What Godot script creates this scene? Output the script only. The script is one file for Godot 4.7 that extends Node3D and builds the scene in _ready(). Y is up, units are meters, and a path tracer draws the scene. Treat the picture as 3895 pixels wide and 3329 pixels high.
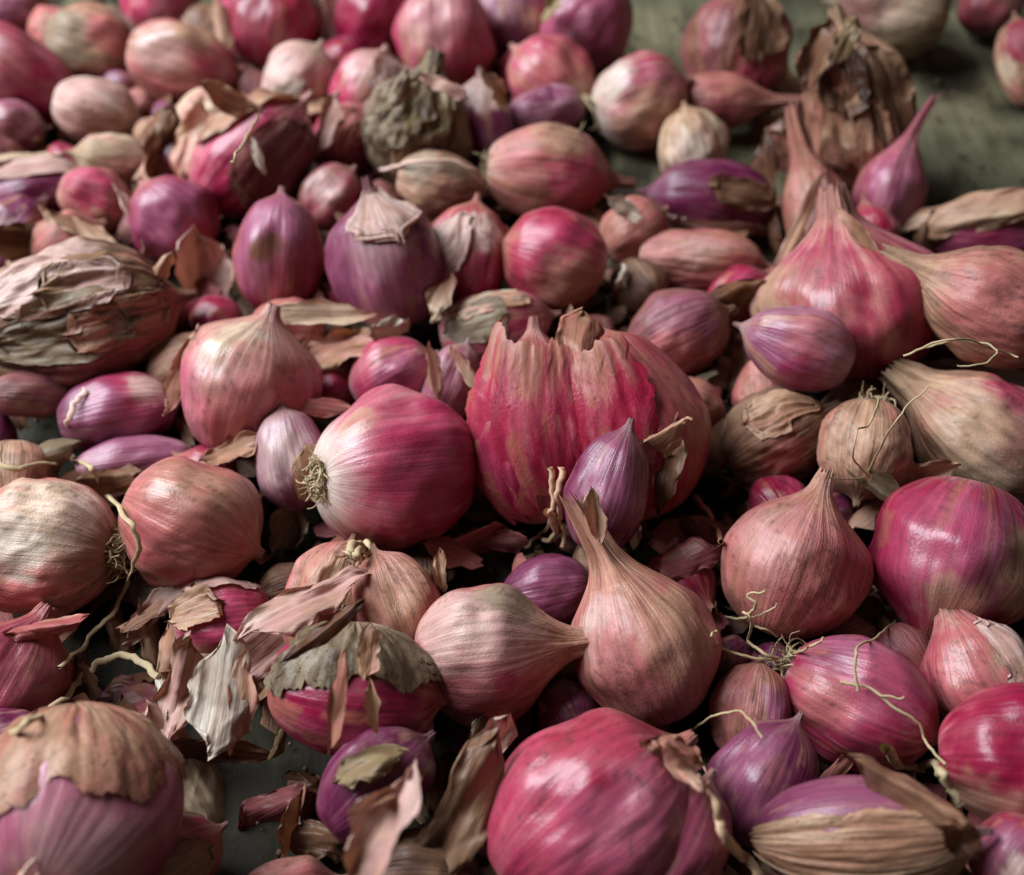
extends Node3D
# A close-up of a heap of shallots on a worn grey-green floor, lit by one soft window from the upper left.
# All lengths in the tables below are millimetres in the world; MM turns them into metres.
const MM := 0.001
var n_shape := FastNoiseLite.new()
var n_fine := FastNoiseLite.new()
var n_streak := FastNoiseLite.new()
var mats := {}
var used := {}
var last: Node3D          # the thing that is being built
var PAL := {}
var tube_v := PackedVector3Array()
var tube_n := PackedVector3Array()
var tube_c := PackedColorArray()
var tube_i := PackedInt32Array()

func srgb(r: int, g: int, b: int) -> Color:
	return Color8(r, g, b).srgb_to_linear()

func numbered(called: String) -> String:
	var k: int = used.get(called, 0)
	used[called] = k + 1
	return called if k == 0 else "%s_%03d" % [called, k]

func thing(called: String, label: String, category: String, at: Vector3, group := "") -> Node3D:
	var o := Node3D.new()
	o.name = numbered(called)
	o.position = at * MM
	o.set_meta("label", label)
	o.set_meta("category", category)
	if group != "":
		o.set_meta("group", group)
	add_child(o, true)
	last = o
	return o

func mesh_of(v: PackedVector3Array, n: PackedVector3Array, c: PackedColorArray, uv: PackedVector2Array, idx: PackedInt32Array) -> ArrayMesh:
	var a := []
	a.resize(Mesh.ARRAY_MAX)
	a[Mesh.ARRAY_VERTEX] = v
	a[Mesh.ARRAY_NORMAL] = n
	a[Mesh.ARRAY_COLOR] = c
	if uv.size() > 0:
		a[Mesh.ARRAY_TEX_UV] = uv
	a[Mesh.ARRAY_INDEX] = idx
	var m := ArrayMesh.new()
	m.add_surface_from_arrays(Mesh.PRIMITIVE_TRIANGLES, a)
	return m

func part(called: String, mesh: Mesh, mat: Material, parent: Node3D) -> MeshInstance3D:
	var o := MeshInstance3D.new()
	o.name = called
	o.mesh = mesh
	o.material_override = mat
	o.cast_shadow = GeometryInstance3D.SHADOW_CASTING_SETTING_ON
	parent.add_child(o, true)
	return o

# ---------------------------------------------------------------- materials
func noise_image(seed_: int, freq: float, octaves: int, w: int, h: int, to_w: int, to_h: int, lo: float, hi: float) -> Image:
	var f := FastNoiseLite.new()
	f.seed = seed_
	f.noise_type = FastNoiseLite.TYPE_SIMPLEX_SMOOTH
	f.frequency = freq
	f.fractal_octaves = octaves
	var im := f.get_seamless_image(w, h, false, false, 0.15, true)
	im.convert(Image.FORMAT_L8)
	if to_w != w or to_h != h:
		im.resize(to_w, to_h, Image.INTERPOLATE_CUBIC)
	im.adjust_bcs(1.0, 1.0, 1.0)
	# squeeze grey 0..1 into lo..hi, computed on the raw bytes
	var d := im.get_data()
	for i in d.size():
		d[i] = int(clampf(lo + (hi - lo) * d[i] / 255.0, 0.0, 1.0) * 255.0)
	return Image.create_from_data(to_w, to_h, false, Image.FORMAT_L8, d)

func tex(im: Image) -> ImageTexture:
	im.generate_mipmaps()
	return ImageTexture.create_from_image(im)

func mix_images(a: Image, b: Image, share: float) -> Image:
	var da := a.get_data()
	var db := b.get_data()
	for i in da.size():
		da[i] = int(lerpf(da[i], db[i], share))
	return Image.create_from_data(a.get_width(), a.get_height(), false, Image.FORMAT_L8, da)

func make_materials():
	var streak := noise_image(3, 0.035, 4, 512, 16, 512, 512, 0.0, 1.0)      # fine lines from root to tip
	var blot := noise_image(5, 0.02, 5, 512, 512, 512, 512, 0.0, 1.0)
	var grain := noise_image(8, 0.12, 3, 512, 512, 512, 512, 0.0, 1.0)
	var skin_relief := mix_images(mix_images(streak, blot, 0.3), grain, 0.22)
	var dry_relief := mix_images(mix_images(streak, blot, 0.28), grain, 0.22)
	var tint := mix_images(mix_images(streak, grain, 0.45), blot, 0.3)
	var d := tint.get_data()
	for i in d.size():
		d[i] = int(clampf(0.70 + 0.37 * d[i] / 255.0, 0.0, 1.0) * 255.0)
	tint = Image.create_from_data(512, 512, false, Image.FORMAT_L8, d)
	var t_tint := tex(tint)
	var t_skin := tex(skin_relief)
	var t_dry := tex(dry_relief)
	for spec in [["fresh", 0.36, 0.018, t_skin, 0.5], ["satin", 0.46, 0.03, t_skin, 0.42], ["dry", 0.62, 0.04, t_dry, 0.3], ["paper", 0.42, 0.022, t_dry, 0.35]]:
		var m := StandardMaterial3D.new()
		m.vertex_color_use_as_albedo = true
		m.albedo_texture = t_tint
		m.roughness = spec[1]
		m.metallic_specular = spec[4]
		m.heightmap_enabled = true
		m.heightmap_texture = spec[3]
		m.heightmap_scale = spec[2]
		m.uv1_scale = Vector3(3, 1, 1)
		m.cull_mode = BaseMaterial3D.CULL_DISABLED
		if spec[0] == "paper":
			m.backlight_enabled = true
			m.backlight = Color(0.58, 0.46, 0.36)
		mats[spec[0]] = m
	var r := StandardMaterial3D.new()
	r.vertex_color_use_as_albedo = true
	r.roughness = 0.75
	r.cull_mode = BaseMaterial3D.CULL_DISABLED
	mats["root"] = r
	var f := StandardMaterial3D.new()
	f.vertex_color_use_as_albedo = true
	f.roughness = 0.8
	f.metallic_specular = 0.3
	f.uv1_scale = Vector3(9, 9, 9)
	f.albedo_texture = t_tint
	f.heightmap_enabled = true
	f.heightmap_texture = t_dry
	f.heightmap_scale = 0.05
	mats["floor"] = f

func make_palettes():
	# main colour, second colour, colour towards the neck, pale colour round the root, dry blotch colour
	PAL = {
		"crim": [srgb(148, 12, 58), srgb(172, 46, 84), srgb(190, 126, 108), srgb(224, 188, 178), srgb(170, 90, 76)],
		"red": [srgb(166, 32, 62), srgb(186, 68, 90), srgb(190, 124, 102), srgb(222, 182, 168), srgb(176, 96, 80)],
		"pink": [srgb(186, 58, 92), srgb(198, 100, 116), srgb(206, 152, 134), srgb(230, 206, 192), srgb(186, 116, 100)],
		"rose": [srgb(190, 104, 100), srgb(196, 122, 112), srgb(204, 152, 126), srgb(224, 192, 170), srgb(166, 110, 86)],
		"tan": [srgb(190, 144, 116), srgb(180, 114, 98), srgb(198, 160, 126), srgb(218, 192, 162), srgb(148, 110, 84)],
		"brown": [srgb(152, 114, 88), srgb(124, 84, 64), srgb(170, 134, 102), srgb(194, 164, 134), srgb(92, 64, 48)],
		"purple": [srgb(104, 22, 64), srgb(126, 46, 84), srgb(150, 100, 104), srgb(206, 174, 174), srgb(156, 104, 90)],
		"lilac": [srgb(160, 88, 116), srgb(176, 116, 134), srgb(190, 152, 140), srgb(222, 198, 194), srgb(184, 132, 112)],
		"cream": [srgb(222, 190, 160), srgb(212, 152, 132), srgb(208, 170, 130), srgb(232, 214, 186), srgb(178, 134, 98)],
		"mauve": [srgb(148, 82, 82), srgb(126, 64, 70), srgb(172, 122, 98), srgb(192, 158, 136), srgb(128, 84, 62)],
		"grey": [srgb(150, 128, 104), srgb(124, 102, 80), srgb(162, 142, 114), srgb(180, 160, 132), srgb(96, 76, 58)],
		"white": [srgb(216, 198, 180), srgb(204, 178, 160), srgb(210, 188, 154), srgb(228, 216, 198), srgb(196, 168, 144)],
		"blush": [srgb(216, 178, 166), srgb(204, 154, 142), srgb(210, 176, 148), srgb(232, 212, 196), srgb(176, 134, 114)],
		"umber": [srgb(124, 82, 58), srgb(94, 58, 42), srgb(158, 120, 88), srgb(182, 150, 120), srgb(68, 44, 34)],
		"straw": [srgb(170, 146, 110), srgb(136, 110, 78), srgb(180, 158, 122), srgb(196, 178, 142), srgb(100, 76, 52)],
		"peach": [srgb(200, 158, 128), srgb(184, 132, 106), srgb(208, 172, 138), srgb(222, 196, 168), srgb(150, 106, 82)],
	}

# ---------------------------------------------------------------- one bulb
# A bulb is a surface over u (round the axis) and w (0 at the root, PI at the crown, beyond it the neck).
var b_a := 1.0
var b_b := 1.0
var b_nl := 0.1
var b_nr := 0.06
var b_tp := 0.0
var b_pear := 0.0
var b_axis := Vector3.UP
var b_side := Vector3.RIGHT
var b_fore := Vector3.BACK
var b_bend := Vector3.ZERO
var b_off := Vector3.ZERO
var b_lob := Vector3.ZERO
var b_wr := 0.02
var b_flat := 1.0
var b_dent := 0.17
const WN := 2.62

func along(w: float) -> float:
	if w <= WN:
		return -cos(w)
	return 0.8668 + (w - WN) / (PI - WN) * (0.1332 + b_nl)

func surf(u: float, w: float) -> Vector3:
	var x := along(w)
	var x0 := lerpf(0.82, 0.30, clampf(b_tp / 0.6, 0.0, 1.0))
	var r := 0.0
	if x <= x0:
		r = sqrt(maxf(0.0, 1.0 - x * x))
	else:
		var r0 := sqrt(1.0 - x0 * x0)
		var x1 := 0.99 + 0.34 * b_nl
		if x < x1:
			var h := x1 - x0
			var t := (x - x0) / h
			var t2 := t * t
			var t3 := t2 * t
			r = (2.0 * t3 - 3.0 * t2 + 1.0) * r0 + (t3 - 2.0 * t2 + t) * h * (-x0 / r0) + (3.0 * t2 - 2.0 * t3) * b_nr + (t3 - t2) * h * (-0.15)
		else:
			r = b_nr * (1.0 - 0.35 * (x - x1) / maxf(1.0 + b_nl - x1, 0.01))
		if x > 0.8:
			r *= 1.0 + 0.13 * sin(u * 5.0 + b_off.x * 7.0 + x) * smoothstep(0.8, 1.3, x) + 0.10 * n_streak.get_noise_3d(cos(u) * 3.0, x * 0.5 + b_off.x, sin(u) * 3.0) * smoothstep(0.7, 1.1, x)
	r *= 1.0 - b_pear * smoothstep(-0.3, 1.0, x)
	var cu := cos(u)
	var su := sin(u)
	var body := sin(minf(w, PI))
	r *= 1.0 + b_lob.y * cos(b_lob.x * u + b_lob.z) * smoothstep(0.0, 0.9, w)
	r *= 1.0 + body * b_dent * n_shape.get_noise_3d(cu * 0.8 + b_off.x, x * 0.8 + b_off.y, su * 0.8 + b_off.z)
	if b_wr > 0.0:
		var s := n_streak.get_noise_3d(cu * 2.9 + b_off.y, x * 0.5 + b_off.x, su * 2.9 + b_off.z)
		var t := n_fine.get_noise_3d(cu * 2.3 + b_off.z + 0.4 * s, x * 1.25 + b_off.y, su * 2.3 + b_off.x)
		r *= 1.0 + b_wr * (0.55 * s + (0.5 - 1.6 * absf(t)))
	# a dimple where the roots grow
	var xx := x + 0.10 * exp(-w * w * 14.0)
	if x > 0.9:
		xx += (0.30 * n_fine.get_noise_2d(cu * 2.4 + b_off.x * 3.0, su * 2.4 + b_off.z)) * smoothstep(0.9, 1.0 + b_nl, x) * minf(b_nl, 1.0)
	var bend := maxf(0.0, xx - 0.55)
	return b_axis * (xx * b_a) + (b_side * cu * b_flat + b_fore * su) * (r * b_b) + b_bend * (bend * bend)

func set_bulb(axis: Vector3, a: float, b: float, o: Dictionary, sd: int):
	b_axis = axis.normalized()
	b_side = (Vector3.UP if absf(b_axis.y) < 0.8 else Vector3.RIGHT).cross(b_axis).normalized()
	b_fore = b_axis.cross(b_side).normalized()
	b_a = a * MM
	b_b = b * MM
	b_nl = o.get("nl", 0.15)
	b_nr = o.get("nr", 0.085)
	b_tp = o.get("tp", 0.0)
	b_pear = o.get("pear", 0.0)
	b_bend = o.get("bend", Vector3.ZERO) * b_a
	b_lob = o.get("lob", Vector3(3.0 + sd % 3, 0.018 + 0.004 * (sd % 4), sd * 1.3))
	b_wr = o.get("wr", 0.02)
	b_dent = 0.17 * float(o.get("dent", 1.0))
	b_flat = o.get("flat", 0.87 + 0.045 * (sd % 4))
	b_off = Vector3(fmod(sd * 3.71, 50.0), fmod(sd * 7.13, 60.0), fmod(sd * 1.97, 40.0))

func bulb_body(parent: Node3D, center: Vector3, pal: String, o: Dictionary, body_name := "body"):
	var p: Array = PAL[pal]
	var c0: Color = p[0]
	var c1: Color = p[1]
	var cn: Color = p[2]
	var cp: Color = p[3]
	var cd: Color = p[4]
	var fresh: bool = o.get("fresh", pal in ["crim", "purple", "lilac", "pink", "red"])
	var root_pale: float = o.get("pale", 0.5)
	var root_to: float = o.get("pale_to", 0.75)
	var neck_col: float = o.get("neck_col", 0.85)
	var neck_from: float = o.get("neck_from", 2.35)
	var dry: float = o.get("dry", 0.12 if fresh else 0.35)
	var dirt: float = o.get("dirt", 0.05 if fresh else 0.15)
	var st: float = 0.5 * float(o.get("st", 0.2))
	var spots: Array = o.get("spots", [])
	var stripe: float = o.get("stripe", 0.0)
	var vein: float = o.get("vein", 0.22 if fresh else 0.12)
	var cs: Color = PAL["umber"][4]
	var quality: float = o.get("q", 1.0)
	var px := b_b * 2.0 / 0.028
	var nu := int(clampf(104.0 * sqrt(px) * quality, 40.0, 168.0))
	var nb := int(nu * 0.52)
	var nn := int(clampf(nu * 0.22 * (0.3 + b_nl), 4.0, 40.0))
	var rows := nb + nn + 1
	var cols := nu + 1
	var v := PackedVector3Array()
	var c := PackedColorArray()
	var uv := PackedVector2Array()
	v.resize(rows * cols)
	c.resize(rows * cols)
	uv.resize(rows * cols)
	var inv := 1.0 / b_b
	var dark := srgb(58, 36, 26)
	var dust := srgb(178, 138, 134)
	for i in rows:
		var w := WN * i / nb if i <= nb else WN + (PI - WN) * (i - nb) / nn
		var x := along(w)
		for j in cols:
			var k := i * cols + j
			if j == nu:
				v[k] = v[i * cols]
				c[k] = c[i * cols]
				uv[k] = Vector2(1.0, w / PI)
				continue
			var u := TAU * j / nu
			var q := surf(u, w)
			v[k] = q
			uv[k] = Vector2(float(j) / nu, w / PI)
			var cu := cos(u)
			var su := sin(u)
			var s := n_streak.get_noise_3d(cu * 6.5 + b_off.x, x * 0.25 + b_off.z, su * 6.5 + b_off.y)
			var m := n_shape.get_noise_3d(cu * 1.25 + b_off.z, x * 0.42 + b_off.x, su * 1.25 + b_off.y)
			var f := n_fine.get_noise_3d(q.x * inv * 2.6 + b_off.y, q.y * inv * 2.6, q.z * inv * 2.6)
			var col := c0.lerp(c1, smoothstep(-0.32, 0.32, m + 0.22 * s + 0.25 * f))
			var g := 1.0 + st * s * 1.6 + 0.10 * f
			col = Color(col.r * g, col.g * (g + st * s * 0.8), col.b * (g + st * s * 0.5))
			if vein > 0.0:
				var v3 := absf(n_streak.get_noise_3d(cu * 5.5 + 31.0 + b_off.x, x * 0.16 + b_off.z, su * 5.5))
				col = col.lerp(cp, vein * (1.0 - smoothstep(0.0, 0.075, v3)) * (0.6 + 0.8 * m))
			if stripe > 0.0:
				var v2 := n_streak.get_noise_3d(cu * 2.3 + 17.0 + b_off.z, x * 0.4 + b_off.y, su * 2.3) + 0.4 * f
				col = col.lerp(cs, stripe * smoothstep(0.02, 0.22, v2))
			if root_pale > 0.0:
				col = col.lerp(cp, root_pale * (1.0 - smoothstep(root_to * 0.35, root_to, w + 0.28 * s + 0.12 * f)))
			if neck_col > 0.0:
				col = col.lerp(cn, neck_col * smoothstep(neck_from, neck_from + 0.5, w + 0.5 * s + 0.2 * f))
			if dry > 0.0:
				var dm := n_shape.get_noise_3d(cu * 1.8 + b_off.x + 9.0, x * 0.6 + b_off.y, su * 1.8) + 0.3 * f + 0.4 * s
				col = col.lerp(cd, 0.85 * smoothstep(0.34 - dry * 0.75, 0.42 - dry * 0.55, dm))
			for sp in spots:
				var dv: Vector3 = sp[0]
				var dist := acos(clampf(q.normalized().dot(dv), -1.0, 1.0)) / float(sp[1]) + 0.55 * f + 0.3 * s
				var soft: float = sp[3]
				col = col.lerp(sp[2], (1.0 - smoothstep(1.0 - soft, 1.0 + soft, dist)) * float(sp[4]))
			if dirt > 0.0:
				var e := n_fine.get_noise_3d(q.x * inv * 10.0 + 5.0, q.y * inv * 10.0 + b_off.x, q.z * inv * 10.0)
				col = col.lerp(dark, smoothstep(0.42 - 0.22 * dirt, 0.62 - 0.2 * dirt, e + 0.35 * m + 0.25 * f) * 0.5)
			c[k] = col.lerp(dust, 0.06 + 0.08 * clampf(m + f, -0.6, 1.0))
	var n := PackedVector3Array()
	n.resize(rows * cols)
	for i in rows:
		for j in cols:
			var ja := j - 1 if j > 0 else nu - 1
			var jb := j + 1 if j < nu else 1
			var ia := maxi(i - 1, 0)
			var ib := mini(i + 1, rows - 1)
			var du := v[i * cols + jb] - v[i * cols + ja]
			var dw := v[ib * cols + j] - v[ia * cols + j]
			var nr := dw.cross(du)
			if i == 0 or nr.length_squared() < 1e-20:
				nr = -b_axis if i == 0 else nr
			n[i * cols + j] = -nr.normalized() if i > 0 else -b_axis
	# outward check on one vertex of the waist
	var probe := (nb / 2) * cols
	if n[probe].dot(v[probe]) < 0.0:
		for k in range(cols, n.size()):
			n[k] = -n[k]
	for k in v.size():
		v[k] += center
	var body_mat: Material = mats[o.get("mat", "fresh" if fresh else "satin")]
	var cut := nb if b_nl > 0.3 else rows - 1
	commit_rows(parent, body_name, v, n, c, uv, cols, 0, cut, body_mat)
	if cut < rows - 1:
		commit_rows(parent, "neck", v, n, c, uv, cols, cut, rows - 1, mats["dry"])

func commit_rows(parent: Node3D, called: String, v: PackedVector3Array, n: PackedVector3Array, c: PackedColorArray, uv: PackedVector2Array, cols: int, from: int, to: int, mat: Material):
	var idx := PackedInt32Array()
	var rows := to - from
	idx.resize(rows * (cols - 1) * 6)
	var at := 0
	for i in rows:
		for j in cols - 1:
			var a := i * cols + j
			idx[at] = a
			idx[at + 1] = a + cols
			idx[at + 2] = a + 1
			idx[at + 3] = a + 1
			idx[at + 4] = a + cols
			idx[at + 5] = a + cols + 1
			at += 6
	var lo := from * cols
	var hi := (to + 1) * cols
	part(called, mesh_of(v.slice(lo, hi), n.slice(lo, hi), c.slice(lo, hi), uv.slice(lo, hi), idx), mat, parent)

# where the ray from the bulb's centre along dir leaves it
func uw_of(dir: Vector3) -> Vector2:
	var x := dir.dot(b_axis) / b_a
	var y := dir.dot(b_side) / (b_b * b_flat)
	var z := dir.dot(b_fore) / b_b
	return Vector2(atan2(z, y), acos(clampf(-x / sqrt(x * x + y * y + z * z), -1.0, 1.0)))

# a flap of dry outer skin that still clings to the bulb: [direction, radius, stretch, turn, lift, palette, seed]
func flap(parent: Node3D, center: Vector3, s: Array):
	var dir: Vector3 = (s[0] as Vector3).normalized()
	var rad: float = s[1]
	var stretch: float = s[2]
	var turn: float = s[3]
	var lift: float = s[4]
	var p: Array = PAL[s[5]]
	var sd: float = float(s[6]) * 1.37
	var rng := RandomNumberGenerator.new()
	rng.seed = int(s[6]) * 911 + 3
	var c_uw := uw_of(dir)
	var half_w := rad * stretch * 0.8
	var half_u := rad / maxf(sin(c_uw.y), 0.35)
	var outline := []
	for side in 2:
		var row := PackedFloat32Array()
		var keep := rng.randf_range(0.7, 1.1)
		for k in 9:
			var sk := 2.0 * k / 8.0 - 1.0
			if rng.randf() < 0.3:
				keep = rng.randf_range(0.6, 1.1)
			row.append(pow(maxf(0.0, 1.0 - pow(absf(sk), 2.6)), 0.45) * keep + rng.randf_range(0.03, 0.09))
		outline.append(row)
	var ns := 44
	var nt := 36
	var v := PackedVector3Array()
	var c := PackedColorArray()
	var uv := PackedVector2Array()
	for i in ns + 1:
		var sv := 2.0 * i / ns - 1.0
		var kf := (sv + 1.0) * 4.0
		var k0 := mini(int(kf), 7)
		for j in nt + 1:
			var tv := 2.0 * j / nt - 1.0
			var row: PackedFloat32Array = outline[0 if tv < 0.0 else 1]
			var hw := lerpf(row[k0], row[k0 + 1], smoothstep(0.25, 0.75, kf - k0)) + 0.03 * n_fine.get_noise_2d(sv * 9.0 + sd, signf(tv) * 7.0)
			var tu := tv * hw
			var jag := 0.28 * n_fine.get_noise_2d(tv * 3.2 + sd, signf(sv) * 5.0) + 0.10 * absf(n_fine.get_noise_2d(tv * 11.0 + sd, signf(sv)))
			var w := clampf(c_uw.y + half_w * sv * (1.0 + jag) + half_w * 0.25 * sin(turn) * tu, 0.12, 2.78)
			var u := c_uw.x + half_u * tu
			var q := surf(u, w)
			var cu := cos(u)
			var su := sin(u)
			var cr := n_fine.get_noise_3d(cu * 2.2 + sd, w * 0.9, su * 2.2 + sd)
			var cr2 := n_streak.get_noise_3d(cu * 4.5 + sd, w * 0.4, su * 4.5)
			var rim := maxf(absf(tv), absf(sv))
			var up := 0.008 + (0.014 * (0.5 - absf(cr)) + 0.010 * cr2) * minf(1.0, 0.009 / b_b) + lift * pow(rim, 4.0) * (0.5 + 0.9 * n_shape.get_noise_3d(tv * 1.1, sv * 1.1 + sd, 7.0))
			v.append(q + q.normalized() * (maxf(up, 0.004) * b_b * 1.4))
			uv.append(Vector2(u / TAU, w / PI))
			c.append(dry_colour(p, cr, cr2, Vector3(cu * 2.4 + sd, w * 0.5, su * 2.4), 0.22 if s[5] in ["crim", "red", "pink"] else 0.4))
	sheet(parent, "dry_skin", v, c, uv, ns + 1, nt + 1, center, false)

func dry_colour(p: Array, cr: float, cr2: float, at: Vector3, pale := 0.42) -> Color:
	var m := n_shape.get_noise_3d(at.x, at.y, at.z)
	var f := n_fine.get_noise_3d(at.x * 3.1, at.y * 3.1 + 4.0, at.z * 3.1)
	var c0: Color = p[0]
	var col: Color = c0.lerp(p[1], smoothstep(-0.35, 0.35, m + 0.15 * cr2 + 0.35 * f))
	col = col.lerp(p[3], pale * smoothstep(0.1, 0.5, 0.6 * cr2 + 0.7 * f))
	col = col.lerp(p[4], 0.8 * smoothstep(0.18, 0.42, m * 0.7 + f * 0.75 - 0.2 * cr))
	var g := 1.0 + 0.10 * cr2 + 0.14 * f
	return Color(col.r * g, col.g * g, col.b * g)

func sheet(parent: Node3D, called: String, v: PackedVector3Array, c: PackedColorArray, uv: PackedVector2Array, rows: int, cols: int, center: Vector3, closed: bool, mat := "paper"):
	var n := PackedVector3Array()
	n.resize(v.size())
	var last_c := cols - 1
	for i in rows:
		for j in cols:
			var ja := j - 1
			var jb := j + 1
			if closed:
				if j == 0: ja = last_c - 1
				if j == last_c: jb = 1
			else:
				ja = maxi(ja, 0)
				jb = mini(jb, last_c)
			var du := v[i * cols + jb] - v[i * cols + ja]
			var dw := v[mini(i + 1, rows - 1) * cols + j] - v[maxi(i - 1, 0) * cols + j]
			n[i * cols + j] = du.cross(dw).normalized()
	if closed:
		for j in cols:
			n[j] = n[cols]
	for k in v.size():
		v[k] += center
	commit_rows(parent, called, v, n, c, uv, cols, 0, rows - 1, mats[mat])

# one torn outer skin stretched over two cloves of the bulb just built; cl: [centre, axis, a, b] from its base
func drape(at: Vector3, up: Vector3, fore: Vector3, az: Vector2, el: Vector2, cl: Array, pal: String, sd: int, lifted: float, tan: float):
	var p: Array = PAL[pal]
	var o := at * MM
	var ax := up.normalized()
	var fw := (fore - ax * fore.dot(ax)).normalized()
	var sx := fw.cross(ax)
	var ns := 84
	var nt := 84
	var v := PackedVector3Array()
	var c := PackedColorArray()
	var uv := PackedVector2Array()
	for i in ns + 1:
		var sv := float(i) / ns
		for j in nt + 1:
			var tv := float(j) / nt
			var e1 := 0.10 * n_fine.get_noise_2d(sv * 2.2 + sd, 1.0) + 0.03 * n_fine.get_noise_2d(sv * 11.0, sd + 2.0)
			var e2 := 0.10 * n_fine.get_noise_2d(sv * 2.2 + sd, 8.0) + 0.03 * n_fine.get_noise_2d(sv * 11.0, sd + 9.0)
			var g1 := 0.22 * n_fine.get_noise_2d(tv * 3.0 + sd, 3.0) + 0.12 * absf(n_fine.get_noise_2d(tv * 12.0, sd + 3.0))
			var g2 := 0.16 * n_fine.get_noise_2d(tv * 3.0 + sd, 5.0) + 0.07 * absf(n_fine.get_noise_2d(tv * 9.0, sd + 6.0))
			var ta := lerpf(e1, 1.0 + e2, tv)
			var sa := lerpf(g1, 1.0 + g2, sv)
			var az_ := lerpf(az.x, az.y, ta)
			var el_ := lerpf(el.x, el.y, sa)
			var d := (fw * cos(az_) + sx * sin(az_)) * cos(el_) + ax * sin(el_)
			var far := 0.0
			var acc := 0.0
			for q in cl:
				var cc: Vector3 = (q[0] as Vector3) * MM - o
				var qa: Vector3 = q[1]
				var ia := 1.0 / (float(q[2]) * MM)
				var ib := 1.0 / (float(q[3]) * MM)
				var m0 := -cc * ib + qa * (-cc.dot(qa) * (ia - ib))
				var m1 := d * ib + qa * (d.dot(qa) * (ia - ib))
				var A := m1.dot(m1)
				var B := m0.dot(m1)
				var disc := B * B - A * (m0.dot(m0) - 1.0)
				if disc > 0.0:
					acc += pow(maxf(0.0, (-B + sqrt(disc)) / A), 9.0)
			far = pow(acc, 1.0 / 9.0)
			var cr := n_fine.get_noise_3d(ta * 7.0 + sd, sa * 1.6, 4.0)
			var cr2 := n_streak.get_noise_3d(ta * 13.0 + sd, sa * 1.2, 7.0)
			var rise := smoothstep(0.72, 1.0, sv)
			far += MM * (0.45 + 0.6 * (0.3 - absf(cr)) + 0.3 * cr2 + 0.7 * smoothstep(0.75, 1.0, absf(2.0 * tv - 1.0)) * (0.5 + n_shape.get_noise_2d(sv * 2.0, tv)))
			var q3 := o + d * far + ax * (rise * rise * lifted * MM * (5.0 + 4.0 * n_shape.get_noise_2d(tv * 2.5 + sd, 2.0)))
			v.append(q3)
			c.append(dry_colour(p, cr, cr2, Vector3(ta * 5.0 + sd, sa * 1.1, 3.0), 0.15).lerp(PAL["tan"][0], tan * smoothstep(0.70, 1.0, sv + 0.25 * cr2 + 0.2 * cr)))
			uv.append(Vector2(ta * 0.3, sa * 0.5))
	sheet(last, "outer_skin", v, c, uv, ns + 1, nt + 1, Vector3.ZERO, false)

# ---------------------------------------------------------------- tubes: roots, stalks, fibres
func tube_start():
	tube_v = PackedVector3Array()
	tube_n = PackedVector3Array()
	tube_c = PackedColorArray()
	tube_i = PackedInt32Array()

func tube(pts: PackedVector3Array, r0: float, r1: float, sides: int, col: Color, col2: Color, flat := 1.0):
	var base := tube_v.size()
	var count := pts.size()
	var ref := Vector3(0.31, 0.9, 0.27).normalized()
	for i in count:
		var t := (pts[mini(i + 1, count - 1)] - pts[maxi(i - 1, 0)]).normalized()
		var sd := ref.cross(t).normalized()
		var up := t.cross(sd)
		var f := float(i) / (count - 1)
		var kink := Vector3(n_shape.get_noise_2d(i * 0.23, base * 0.7 + 3.0), n_shape.get_noise_2d(i * 0.23, base * 0.7 + 9.0), n_shape.get_noise_2d(i * 0.23, base * 0.7 + 15.0)) * (1.2 * r0)
		var r := lerpf(r0, r1, f) * (1.0 + 0.25 * n_fine.get_noise_2d(i * 0.7, base * 0.13))
		for k in sides:
			var a := TAU * k / sides
			var d := sd * cos(a) + up * (sin(a) * flat)
			tube_v.append(pts[i] + kink + d * r)
			tube_n.append((sd * cos(a) * flat + up * sin(a)).normalized())
			var g := 1.0 + 0.35 * n_fine.get_noise_2d(i * 0.5 + base, k * 1.3)
			var cc := col.lerp(col2, f)
			tube_c.append(Color(cc.r * g, cc.g * g, cc.b * g))
	for i in count - 1:
		for k in sides:
			var a := base + i * sides + k
			var b := base + i * sides + (k + 1) % sides
			for e in [a, a + sides, b, b, a + sides, b + sides]:
				tube_i.append(e)

func tube_end(parent: Node3D, called: String) -> MeshInstance3D:
	return part(called, mesh_of(tube_v, tube_n, tube_c, PackedVector2Array(), tube_i), mats["root"], parent)

func spline(pts: Array, step := 6) -> PackedVector3Array:
	var out := PackedVector3Array()
	for i in pts.size() - 1:
		var p0: Vector3 = pts[maxi(i - 1, 0)]
		var p1: Vector3 = pts[i]
		var p2: Vector3 = pts[i + 1]
		var p3: Vector3 = pts[mini(i + 2, pts.size() - 1)]
		for k in step:
			out.append(p1.cubic_interpolate(p2, p0, p3, float(k) / step) * MM)
	out.append(pts[-1] * MM)
	return out

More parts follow.
